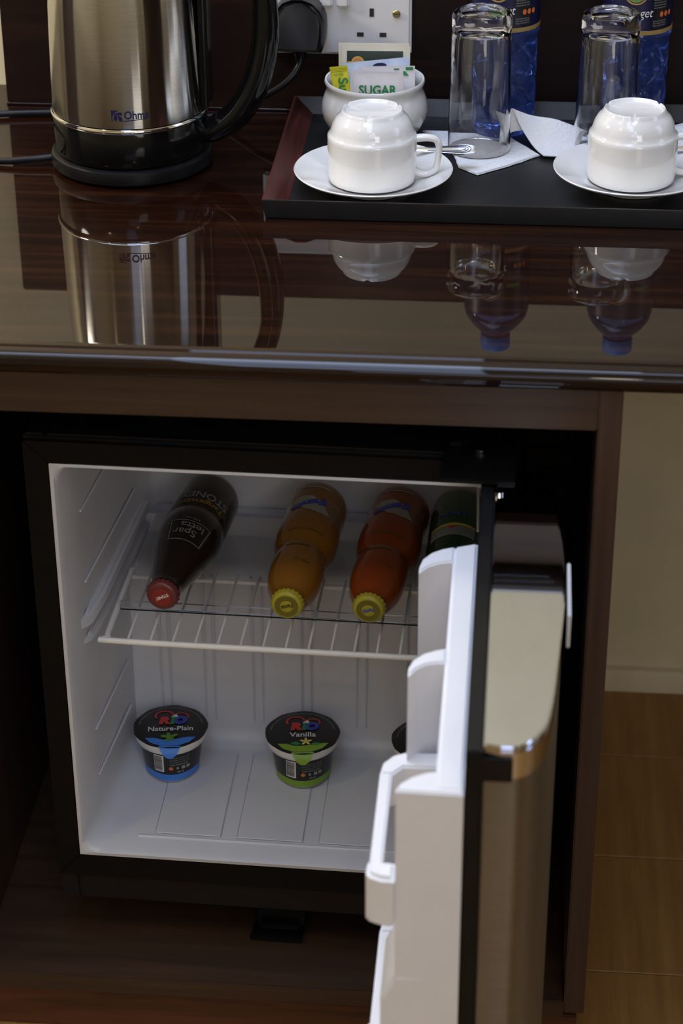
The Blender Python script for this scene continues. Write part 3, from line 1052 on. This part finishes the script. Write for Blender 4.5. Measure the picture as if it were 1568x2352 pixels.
e, P = sachet('sugar_sachet', 'narrow yellow sugar sachet leaning at the bowl side', 'sachet', .0170, .0640, .0040, M_yellowpack, (BX - .0240, BY - .0100, BT), R(-3), R(-8), R(-9), 'sachets in the bowl')
q = B(); put(q, xf(text2d('Sugar', .0125, .0003, width=.030), -PI / 2, -.0012, .0385), P); put(q, xf(text2d('tel 020', .0036, 0, width=.0085), 0, -.0005, .0555), P); obj('lettering', q, M_pgreen, e, 0)
q = B()
for k in range(3):
    put(q, rect2d(-.0080, .0080, .0592 + k * .0014, .0595 + k * .0014, 4), P)
obj('seal_line', q, M_capink, e, 0)

# ------------------------------------------------------------------ tumblers


def tumbler(loc, label, rt, h, rb):
    # turned upside down: the thick base is on top, the rim on the napkin
    q = B()
    pr = [(rb - .0014, .0006), (rb - .0006, .0000), (rb, .0008), (rb * .93 + rt * .07, .02), (rt + (rb - rt) * .45, .06), (rt, h - .022), (rt - .0008, h - .0195), (rt, h - .0170), (rt + .0002, h - .004),
          (rt - .0012, h - .0010), (rt - .0045, h), (rt - .0070, h - .0008), (rt - .0090, h - .0028), (rt - .0140, h - .0038), (0, h - .0040),
          ]
    inner = [(0, h - .0150), (rt - .0120, h - .0155), (rt - .0060, h - .0185), (rt - .0034, h - .0240), (rt - .0022 + (rb - rt) * .45, .06), (rb * .93 + rt * .07 - .0018, .02), (rb - .0014, .0006)]
    lathe(q, pr + inner, 88)
    bmesh.ops.remove_doubles(q, verts=q.verts[:], dist=1e-6)
    bmesh.ops.recalc_face_normals(q, faces=q.faces[:])
    return tag(obj('tumbler', q, M_glass, None, 30, loc=loc), label, 'glass', 'upturned tumblers on napkins')


NT = .0018        # napkin thickness
tumbler((-.0390, -.1090, TF + NT + .0006), 'upturned clear tumbler standing beside the spoon and fully visible cup', .0272, .1305, .0292)
tumbler((.0765, -.1130, TF + NT + .0006), 'upturned clear tumbler behind the cup cut off by the frame', .0264, .1325, .0288)

# ------------------------------------------------------------------ napkins


def flat_napkin(name, label, outline, z, thick, layers, seed):
    rnd = random.Random(seed)
    q = B()
    for l in range(layers):
        k = 1 - .012 * l
        cx = sum(p[0] for p in outline) / len(outline); cy = sum(p[1] for p in outline) / len(outline)
        pts = []
        n = len(outline)
        for i in range(n):
            a, c = outline[i], outline[(i + 1) % n]
            for t in range(5):
                u = t / 5
                pts.append((cx + (a[0] + (c[0] - a[0]) * u - cx) * k + rnd.uniform(-.0004, .0004), cy + (a[1] + (c[1] - a[1]) * u - cy) * k + rnd.uniform(-.0004, .0004)))
        prism(q, pts, z + l * thick / layers + .0001, z + (l + 1) * thick / layers - .0001, 'z', .0002, 1)
    return tag(obj(name, q, M_nap, None, 40), label, 'napkin', 'paper napkins on the tray')


flat_napkin('paper_napkin', 'folded white napkin lying flat under the tumbler beside the spoon', [(-.094, -.060), (-.048, -.061), (-.0135, -.068), (.0180, -.1195), (-.0105, -.1490), (-.0385, -.1745), (-.0560, -.1560), (-.0610, -.1250)], TF + .0002, NT, 3, 3)
flat_napkin('paper_napkin', 'white napkin under the tumbler behind the cut-off cup', [(.046, -.060), (.128, -.050), (.128, -.1430), (.046, -.1430)], TF + .0002, NT, 2, 5)


def sheet_napkin(name, label, f, nu, nv, thick):
    q = B()
    grid(q, f, nu, nv)
    bmesh.ops.recalc_face_normals(q, faces=q.faces[:])
    bmesh.ops.solidify(q, geom=q.faces[:], thickness=thick)
    return tag(obj(name, q, M_nap, None, 50), label, 'napkin', 'paper napkins on the tray')


def bez(p, t):
    p = [Vector(x) for x in p]
    while len(p) > 1:
        p = [a.lerp(c, t) for a, c in zip(p, p[1:])]
    return p[0]


def along(pts, t):
    n = len(pts) - 1
    i_ = min(int(t * n), n - 1)
    f = t * n - i_
    p = [Vector(pts[max(0, min(n, i_ + k))]) for k in (-1, 0, 1, 2)]
    return 0.5 * (2 * p[1] + (p[2] - p[0]) * f + (2 * p[0] - 5 * p[1] + 4 * p[2] - p[3]) * f * f + (3 * p[1] - p[0] - 3 * p[2] + p[3]) * f ** 3)


def fold_(u, v):
    # u: along the fold from its open, raised end to the closed end; v: round the fold, back flap -> hollow -> ridge -> front edge
    zb_ = TF + NT + .0012
    openend = [(-.0245, -.0850, zb_ + .0290), (-.0175, -.0900, zb_ + .0150), (-.0120, -.0870, zb_ + .0200), (-.0095, -.0850, zb_ + .0300), (-.0010, -.0950, zb_ + .0170), (.0110, -.1090, zb_ + .0040), (.0210, -.1260, zb_ + .0004)]
    closed = [(.0600, -.0760, zb_ + .0030), (.0600, -.0800, zb_ + .0060), (.0600, -.0850, zb_ + .0110), (.0600, -.0920, zb_ + .0150), (.0560, -.1020, zb_ + .0120), (.0530, -.1130, zb_ + .0050), (.0480, -.1300, zb_ + .0004)]
    a, c = along(openend, v), along(closed, v)
    p = a.lerp(c, u)
    p.z += .0012 * math.sin(9 * u + 5 * v) * math.sin(PI * v)
    p.z = max(p.z, zb_)
    return p


sheet_napkin('paper_napkin', 'white napkin folded up into a raised flap between the tumblers', fold_, 18, 22, .0009)


def fold2(u, v):
    p = Vector((.1365, -.066, TF + .012)).lerp(Vector((.2000, -.030, TF + .020)), u)
    w = Vector((.010, -.040, -.0100))
    q_ = p + w * v
    q_.z += .006 * math.sin(PI * v)
    return q_


sheet_napkin('paper_napkin', 'white folded napkin propped behind the cut-off cup handle', fold2, 10, 10, .0009)

# ------------------------------------------------------------------ water bottles


def water_bottle(loc, rot, label):
    t = thing('water_bottle', label, 'bottle', loc, 0, 'water bottles behind the tumblers')
    q = B()
    pr = [(0, .0040), (.016, .0020), (.024, .0005), (.0285, .0025), (.0300, .0080)]
    zs = [.012 + .0018 * k for k in range(46)]
    pr += [(.0304, z) for z in zs] + [(.0312, .0965), (.0322, .0990), (.0322, .1020), (.0316, .1030), (.0316, .1745), (.0322, .1765), (.0300, .1850), (.0240, .1940), (.0170, .2010), (.0130, .2050), (.0130, .2060), (0, .2060)]

    def ribs(r, z, a):
        if .011 < z < .0945:
            f = math.sin((z - .011) / .0835 * PI) ** .4
            w = math.sin(a * 5 + z * 150)
            g_ = math.sin(a * 5 - z * 210)
            return r - f * (.0026 * max(0, w) ** 5 + .0016 * max(0, g_) ** 8 * (z > .040) + .0016 * max(0, math.cos((z - .031) * 420)) ** 12 * (z < .04)), z
        return r, z
    lathe(q, pr, 144, ribs)
    obj('bottle_body', q, M_water, t, 60)
    q = B(); lathe(q, [(0, .2062), (.0142, .2062), (.0148, .2070), (.0148, .2200), (.0140, .2210), (0, .2212)], 32); obj('cap', q, M_skyblue, t)
    RL = .0319
    lab = B(); lathe(lab, [(RL, .1075), (RL, .1740)], 64); L = obj('label', lab, M_label, t, 60)
    gb = B(); lathe(gb, [(RL + .0001, .1035), (RL + .0003, .1037), (RL + .0003, .1073), (RL + .0001, .1075)], 64); obj('gold_band', gb, M_gold, L)
    f0 = -PI / 2 + rot
    Wf = wrap(lambda v: RL, f0, .00025)
    Wg = wrap(lambda v: RL, f0, .00045)
    q = B()
    for k in range(3):
        put(q, rect2d(.0150, .0330, .1085 + k * .018, .1085 + k * .018 + .018, 12), Wf)
    obj('back_panel_print', q, M_labelblack, L, 0)
    q = B(); put(q, disc2d(0, .1450, .0122, .0135, 40, .88), Wf); put(q, disc2d(0, .1450, .0100, .0110, 40, .94), Wf); obj('emblem_ring', q, M_gold, L, 0)
    q = B(); put(q, disc2d(0, .1450, .0098, .0108, 36), Wf); obj('emblem_sky', q, M_sky, L, 0)
    q = B(); put(q, poly2d([(-.0085, 0.1403), (-.005, 0.1411), (-.0015, 0.1403), (.002, 0.1417), (.005, 0.1425), (.0088, 0.1407), (.0070, 0.1377), (.0035, 0.1353), (0, 0.1345), (-.0035, 0.1353), (-.0070, 0.1377)]), Wg)
    obj('emblem_hills', q, M_leaf, L, 0)
    q = B(); put(q, xf(text2d('Keringet', .0118, 0.0, .25, width=.0330), 0, 0, .1205), Wg); obj('lettering', q, M_pwhite, L, 0)
    q = B()
    for k in range(3):
        put(q, disc2d(.0255 + k * .0052, .1220, .0020, .0026, 16), Wg)
    obj('orange_mark', q, M_orange, L, 0)
    q = B()
    for k, s_ in enumerate(('Pure natural mineral water', 'Still water 500 ml', 'Keep cool and dry')):
        put(q, xf(text2d(s_, .0022, 0, width=.0145), 0, .0240, .1155 - k * .0021), Wg)
    for k in range(4):
        put(q, xf(text2d('natural mineral water', .0022, 0, width=.0140), 0, .0240, .1350 - k * .0024), Wg)
    for k in range(3):
        put(q, xf(text2d('mineral', .0030, 0, .2, width=.0085), .5, -.0205, .1400 - k * .0030), Wg)
    obj('small_print', q, M_pgrey, L, 0)
    q = B(); put(q, poly2d([(.0170, 0.1405), (.0320, 0.1405), (.0320, 0.1435), (.0280, 0.1420), (.0235, 0.1445), (.0170, 0.1430)]), Wg); obj('leaf_print', q, M_leaf, L, 0)
    return t


water_bottle((-.0185, -.0480, TF), R(-13), 'blue water bottle behind the tumbler beside the bowl')
water_bottle((.1030, -.0480, TF), R(-7), 'blue water bottle behind the cut-off cup and its tumbler')

# ------------------------------------------------------------------ bottles lying in the fridge


def crown_cap(t, z0, r, mt, ink, word):
    """crown cap with crimped skirt on the neck end; the letters face outwards."""
    q = B()
    n = 63

    def crimp(rr, zz, a):
        return (rr + (.0006 * math.cos(21 * a) if zz < z0 + .0036 else 0), zz)
    lathe(q, [(r - .0014, z0 + .0004), (r + .0006, z0), (r + .0004, z0 + .0016), (r - .0004, z0 + .0042), (r - .0016, z0 + .0058), (r - .0040, z0 + .0063), (0, z0 + .0064)], 84, crimp)
    c = obj('crown_cap', q, mt, t, 50)
    zt = z0 + .0068
    F = lambda u, v: (u, v, zt)
    return c, F


def lying(name, label, pos, dirx, prof_, mt, capm, group='bottles lying on the fridge shelf', roll=0.0):
    t = thing(name, label, 'bottle', pos, 0, group)
    t.rotation_mode = 'XYZ'
    # local z (base -> cap) points to the camera side, local y points up
    zax = Vector((dirx, -1, 0)).normalized()
    yax = Vector((0, 0, 1))
    xax = yax.cross(zax)
    M = Matrix((xax, yax, zax)).transposed()
    if roll:
        M = M @ Matrix.Rotation(roll, 3, 'Z')
    t.rotation_euler = M.to_euler()
    t.scale = (1, 1, .955)
    q = B(); lathe(q, prof_, 64); obj('bottle_body', q, mt, t, 60)
    return t


ZSH = .3889
# dark ginger beer bottle
ps = [(0, .004), (.018, .0015), (.0245, 0), (.0275, .003), (.0285, .009), (.0285, .064), (.0278, .067), (.0278, .070), (.0287, .073), (.0285, .088), (.0272, .102), (.0240, .120),
      (.0200, .138), (.0165, .155), (.0140, .168), (.0132, .174), (.0140, .176), (.0140, .179), (.0130, .181), (.0130, .185), (0, .185)]
p0, p1 = FW(.0870, .2300, 0), FW(.0735, .054, 0)
t = lying('soda_bottle', 'dark brown glass bottle with red crown cap lying on the shelf', (p0.x, p0.y, ZSH + .0287), (p1.x - p0.x) / abs(p1.y - p0.y), ps, M_stoney, M_redcap)
Wb = wrap(interp(ps), PI / 2 - .26, .00035)
q = B(); put(q, xf(text2d('STONEY', .0150, .0004, width=.0480), 0, 0, .0420), Wb); obj('lettering', q, M_dimgrey, t, 0)
q = B(); put(q, xf(text2d('Tangawizi', .0105, .0003, .25, width=.0430), .06, 0, .0565), Wb); obj('script_lettering', q, flat('mustard print', (.20, .12, .012)), t, 0)
Wb2 = wrap(interp(ps), PI / 2 - .24, .00035)
q = B(); put(q, xf(text2d('Spar', .0120, .0001, width=.0215), 0, .0030, .1085), Wb2); put(q, xf(text2d('letta', .0120, .0001, width=.0220), 0, -.0020, .0990), Wb2)
put(q, xf(text2d('300 ml', .0042, 0, width=.0130), 0, 0, .0905), Wb2)
for pl in ([(-.0190, .0960), (-.0150, .1235)], [(.0190, .0960), (.0150, .1235)]):
    (a, c), (d, e_) = pl
    put(q, poly2d([(a - .0005, c), (a + .0005, c), (d + .0005, e_), (d - .0005, e_)]), Wb2)
put(q, rect2d(-.0190, .0190, .0955, .0965, 14), Wb2); put(q, rect2d(-.0150, .0150, .1230, .1240, 14), Wb2)
obj('badge_outline', q, M_dimgrey, t, 0)
c, Fc = crown_cap(t, .1815, .0140, M_redcap, None, '')
q = B(); put(q, xf(disc2d(0, 0, .0088, .0088, 30), 0), Fc); obj('cap_disc', q, flat('deep red print', (.22, .02, .018)), c, 0)
q = B(); put(q, xf(text2d('STONEY', .0042, .0001, width=.0125), R(207), 0, .0016), lambda u, v: Vector(Fc(u, v)) + Vector((0, 0, .0003))); obj('lettering', q, M_pwhite, c, 0)

# two ringed orange soda bottles
po = [(0, .004), (.018, .0015), (.0240, 0), (.0270, .003), (.0278, .009), (.0277, .026), (.0270, .034), (.0272, .042), (.0281, .056), (.0286, .070), (.0278, .084), (.0252, .096),
      (.0228, .1025), (.0223, .1055), (.0228, .1090), (.0240, .120), (.0243, .134), (.0234, .146), (.0212, .157), (.0178, .1655), (.0150, .171), (.0135, .175), (.0140, .177), (.0130, .179), (.0130, .182), (0, .182)]
ribf = interp(po)
for mtl, xb, xc, lab in ((M_soda1, .1895, .1830, 'bottle of yellow-orange soda with yellow crown cap'), (M_soda2, .2665, .2535, 'bottle of deep orange-red soda with yellow crown cap')):
    p0, p1 = FW(xb, .2230, 0), FW(xc, .048, 0)
    t = lying('soda_bottle', lab, (p0.x, p0.y, ZSH + .0290), (p1.x - p0.x) / abs(p1.y - p0.y), po, mtl, M_yellowcap)
    Wb = wrap(ribf, PI / 2 + .10, .00035); Wc = wrap(ribf, PI / 2 + .10, .0006)
    leafp = [(-.0175, .0350), (-.0095, .0300), (.0020, .0300), (.0120, .0380), (.0230, .0590), (.0120, .0610), (-.0010, .0570), (-.0110, .0470)]
    q = B(); put(q, poly2d([(-u, v) for u, v in leafp][::-1]), Wb); obj('logo_leaf', q, M_leafwhite, t, 0)
    q = B(); put(q, xf(text2d('Fanta', .0150, .0009, .2, width=.0360), R(27), .0015, .0405), Wc); obj('lettering', q, M_blueprint, t, 0)
    Wd = wrap(ribf, PI / 2 - .85, .00035)
    q = B()
    for k in range(5):
        put(q, xf(text2d('Fruit flavoured soda', .0030, 0, width=.0155), 0, 0, .0330 + .0050 * k), Wd)
    for vv in (.0305, .0570):
        put(q, rect2d(-.0090, .0090, vv, vv + .0006, 8), Wd)
    put(q, rect2d(-.0140, .0140, .0120, .0140, 12), wrap(ribf, PI / 2, .00035))
    obj('small_print', q, M_pgrey, t, 0)
    q = B()
    put(q, rect2d(-.0200, .0140, .0900, .0915, 14), wrap(ribf, PI / 2, .0004))
    put(q, xf(text2d('300 ml', .0060, .0001, width=.0150), 0, 0, .1400), wrap(ribf, PI / 2 - .30, .0004))
    put(q, rect2d(-.0110, .0110, .1130, .1155, 14), wrap(ribf, PI / 2 + .05, .0004))
    obj('neck_print', q, flat('olive print', (.09, .06, .01)), t, 0)
    c, Fc = crown_cap(t, .1785, .0138, M_yellowcap, None, '')
    q = B(); put(q, disc2d(0, 0, .0104, .0104, 34, .56), Fc); obj('cap_ring', q, M_capink, c, 0)
    q = B(); put(q, xf(text2d('Fanta', .0056, .0001, .2, width=.0105), R(200), 0, .0018), lambda u, v: Vector(Fc(u, v)) + Vector((0, 0, .0003))); obj('lettering', q, M_blueprint if mtl is M_soda2 else M_dark, c, 0)

# green bottle, mostly behind the door
p0, p1 = FW(.3215, .2280, 0), FW(.3215, .055, 0)
t = lying('soda_bottle', 'dark green bottle with white label lying behind the open door', (p0.x, p0.y, ZSH + .0287), (p1.x - p0.x) / abs(p1.y - p0.y), ps, M_green, M_redcap)
Wb = wrap(interp(ps), PI / 2 + .15, .0004)
q = B(); put(q, rect2d(-.0230, .0230, .0730, .0930, 16, 4), Wb); obj('label', q, flat('pale label print', (.22, .24, .25)), t, 0)
Wc = wrap(interp(ps), PI / 2 + .15, .0006)
q = B(); put(q, rect2d(-.0230, .0230, .0722, .0760, 16), Wc); obj('label_band', q, M_yellow, t, 0)
q = B(); put(q, disc2d(.0, .0790, .0040, .0022, 18), Wc); obj('label_dot', q, M_red, t, 0)
q = B(); put(q, xf(text2d('LEMON', .0080, .0002, width=.0300), 0, 0, .0500), Wb); obj('lettering', q, M_blueprint, t, 0)
t.scale = (.93, .93, .955)
c, Fc = crown_cap(t, .1815, .0140, flat('green crown cap', (.02, .18, .05)), None, '')

# ------------------------------------------------------------------ yoghurt pots


def yoghurt(loc, rz, label, accent, flavour, kind):
    t = thing('yoghurt_pot', label, 'yoghurt', loc, rz, 'yoghurt pots on the fridge floor')
    H = .0465

    def sq(r, z, a):      # rounded-square footprint, rounder towards the rim
        k = .055 * (1 - z / H)
        return r * (1 + k * (.5 - .5 * math.cos(4 * (a + PI / 4))) - k * .3), z
    pr = [(0, .0016), (.0205, .0010), (.0228, .0002), (.0240, .0016), (.0250, .0095), (.0292, .0360), (.0318, .0366), (.0330, .0385), (.0340, .0440), (.0343, .0455), (.0340, .0464), (.0330, .0466), (0, .0466)]
    q = B(); lathe(q, pr, 64, sq); obj('pot_body', q, M_pwhite, t, 50)
    side = lambda z: .0250 + (z - .0095) * (.0300 - .0250) / (.0415 - .0095) if z > .0095 else .0240 + (z - .0016) * .0010 / .0079

    def fr_(v, a):
        r, _ = sq(side(v), v, a)
        return r

    def Ws(ang, eps):
        def f(u, v):
            a = ang + u / side(v)
            r = fr_(v, a) + eps
            return (r * math.cos(a), r * math.sin(a), v)
        return f
    q = B(); put(q, rect2d(-PI * .0270, PI * .0270, .0098, .0358, 64, 3), lambda u, v: Ws(0, .0004)(u * side(v) / .0270, v)); wr = obj('side_wrap', q, M_cupblack, t, 50)
    q = B(); put(q, rect2d(-PI * .0240, PI * .0240, .0018, .0098, 64, 1), lambda u, v: Ws(0, .0004)(u * side(v) / .0240, v)); obj('base_stripe', q, accent, t, 50)
    q = B(); put(q, rect2d(-.0162, -.0065, .0130, .0335, 6), Ws(-PI / 2, .0007)); bc = obj('barcode', q, M_pwhite, wr, 0)
    q = B()
    zz = .0145
    rnd = random.Random(3)
    lines = []
    while zz < .0325:
        w = rnd.choice((.0003, .0005, .0008))
        put(q, rect2d(-.0155, -.0078, zz, zz + w, 4), Ws(-PI / 2, .0009)); zz += w + rnd.choice((.0004, .0006))
    put(q, rect2d(-.0155, -.0150, .0140, .0330, 1), Ws(-PI / 2, .00095))
    obj('barcode_bar', q, M_dark, wr, 0)
    q = B()
    for k in range(3):
        put(q, xf(text2d('low fat yoghurt 150 ml keep cold', .0022, 0, width=.0190), 0, .0085, .0300 - k * .0027), Ws(-PI / 2, .0008))
    put(q, xf(text2d('keep refrigerated', .0026, .00005, width=.0165), 0, .0075, .0215), Ws(-PI / 2, .0008))
    put(q, xf(text2d('150 ml', .0026, .0001, width=.0060), 0, .0085, .0122), Ws(-PI / 2, .0008))
    put(q, disc2d(.0060, .0178, .0011, .0016, 10), Ws(-PI / 2, .0008))
    put(q, rect2d(.0098, .0132, .0158, .0196, 2), Ws(-PI / 2, .0008)); put(q, rect2d(.0146, .0182, .0158, .0196, 2), Ws(-PI / 2, .0008))
    obj('small_print', q, M_pgrey, wr, 0)
    q = B(); put(q, disc2d(.0000, .0178, .0020, .0022, 14), Ws(-PI / 2, .0008)); obj('round_mark', q, M_orange, wr, 0)
    # foil lid with a pull tab
    q = B()
    n = 72
    zt = .0470
    ring = []
    rl = random.Random(sum(map(ord, flavour)))
    for i in range(n):
        a = 2 * PI * i / n
        r = .0350 + .0003 * math.sin(9 * a + 1) + .0002 * rl.uniform(-1, 1)
        ring.append((a, r))
    v0 = q.verts.new((0, 0, zt + .0004))
    r1 = [q.verts.new((.0325 * math.cos(a), .0325 * math.sin(a), zt)) for a, r in ring]
    r2_ = [q.verts.new((r * math.cos(a), r * math.sin(a), zt - .0004)) for a, r in ring]
    for i in range(n):
        j = (i + 1) % n
        q.faces.new((v0, r1[i], r1[j])); q.faces.new((r1[i], r2_[i], r2_[j], r1[j]))
    ld = obj('foil_lid', q, M_cupblack, t, 60)
    FL = lambda u, v: (u, v, zt + .0006 * max(0, 1 - (u * u + v * v) / .0325 ** 2) + .00030)
    FL2 = lambda u, v: Vector(FL(u, v)) + Vector((0, 0, .0003))
    FL3 = lambda u, v: Vector(FL(u, v)) + Vector((0, 0, .0006))
    q = B()      # heart outline: two open loops
    for hx, hy, hr in ((-.0062, .0165, .0090), (.0095, .0145, .0072)):
        seg = 20
        pts = [(hx + hr * math.cos(R(-25) + R(235) * k / seg) * 1.05, hy + hr * math.sin(R(-25) + R(235) * k / seg) * .95) for k in range(seg + 1)]
        for (a, c), (d, e_) in zip(pts, pts[1:]):
            na = math.hypot(a - hx, c - hy); nd = math.hypot(d - hx, e_ - hy)
            kk = .78
            put(q, poly2d([(a, c), (d, e_), (hx + (d - hx) * kk, hy + (e_ - hy) * kk), (hx + (a - hx) * kk, hy + (c - hy) * kk)]), FL)
    obj('heart_outline', q, M_red, ld, 0)
    for ch, mtc, ux in (('R', M_red, -.0065), ('I', M_pgreen, .0015), ('O', M_blueprint, .0082)):
        q = B(); put(q, xf(text2d(ch, .0150, .0012, .15), 0, ux, .0030), FL2); obj('logo_letter', q, flat('white rim print', (.6, .6, .6)) if False else mtc, ld, 0)
    q = B(); put(q, poly2d([(.000, .0135), (.0050, .0185), (.0068, .0135)]), FL2); obj('logo_peak', q, M_pwhite, ld, 0)
    q = B(); put(q, xf(text2d(flavour, .0100, .0001, width=.0420 if len(flavour) > 9 else .0245), 0, .0002, -.0085), FL2); obj('lettering', q, M_pwhite, ld, 0)
    q = B()
    s_ = 'taste the goodness of real fresh cream yoghurt made with live culture'
    for half in (0, 1):
        g_ = text2d(s_, .0026, 0, width=.085)
        put(q, g_, lambda u, v, h=half: FL((.0292 + v) * math.cos(PI / 2 - u / .0292), (.0292 + v) * math.sin(PI / 2 - u / .0292)))
        break
    obj('rim_lettering', q, M_pgrey, ld, 0)
    # splash of colour and the tab folded over the rim
    q = B(); put(q, poly2d([(-.0235, -.0185), (-.0150, -.0190), (-.0065, -.0225), (.0065, -.0215), (.0160, -.0185), (.0240, -.0185), (.0180, -.0265), (.0080, -.0318), (-.0080, -.0318), (-.0180, -.0265)]), FL)
    obj('splash_print', q, accent, ld, 0)
    q = B()
    tabv = [(-.0105, -.0325, zt + .0003), (.0105, -.0325, zt + .0003), (.0085, -.0362, zt - .0022), (.0062, -.0378, zt - .0065), (.0022, -.0382, zt - .0098), (-.0022, -.0382, zt - .0098), (-.0062, -.0378, zt - .0065), (-.0085, -.0362, zt - .0022)]
    tv = [q.verts.new(p) for p in tabv]
    q.faces.new((tv[0], tv[7], tv[2], tv[1])); q.faces.new((tv[7], tv[6], tv[3], tv[2])); q.faces.new((tv[6], tv[5], tv[4], tv[3]))
    bmesh.ops.recalc_face_normals(q, faces=q.faces[:])
    bmesh.ops.solidify(q, geom=q.faces[:], thickness=.0003)
    obj('pull_tab', q, accent, ld, 50)
    if kind == 'mint':
        q = B()
        for a0, ln in ((.5, .0085), (1.9, .0075), (2.9, .0095), (-.9, .0070), (4.2, .0085)):
            lf = [(0, 0), (.35, .22), (.75, .20), (1, 0), (.75, -.20), (.35, -.22)]
            put(q, xf(poly2d([(ln * u, ln * v) for u, v in lf]), a0, .000, -.0190), FL3)
        obj('mint_leaf_print', q, M_leaf, ld, 0)
    else:
        q = B(); put(q, poly2d([(-.0120, -.0185), (-.0060, -.0160), (-.0010, -.0200), (-.0060, -.0220)]), FL2)
        put(q, poly2d([(.0180, -.0190), (.0120, -.0175), (.0070, -.0205), (.0130, -.0220)]), FL2); obj('leaf_print', q, M_pgreen, ld, 0)
        q = B()
        for k in range(5):
            lf = [(0, 0), (.35, .20), (.75, .20), (1, 0), (.75, -.20), (.35, -.20)]
            put(q, xf(poly2d([(.0060 * u, .0060 * v) for u, v in lf]), R(18 + 72 * k), .003, -.0165), FL3)
        obj('flower_print', q, flat('pale yellow print', (.75, .62, .16)), ld, 0)
    return t


ZFL = .1798
y1 = FW(.0590, .1280, ZFL); y2 = FW(.1835, .1310, ZFL); y3 = FW(.3020, .1320, ZFL)
yoghurt(y1, R(7), 'black yoghurt pot with blue base, lettered Nature-Plain', M_skyblue, 'Nature-Plain', 'mint')
yoghurt(y2, R(6), 'black yoghurt pot with green base, lettered Vanilla', M_lime, 'Vanilla', 'vanilla')
yoghurt(y3, R(5), 'black yoghurt pot mostly hidden behind the open door', M_lime, 'Vanilla', 'vanilla')
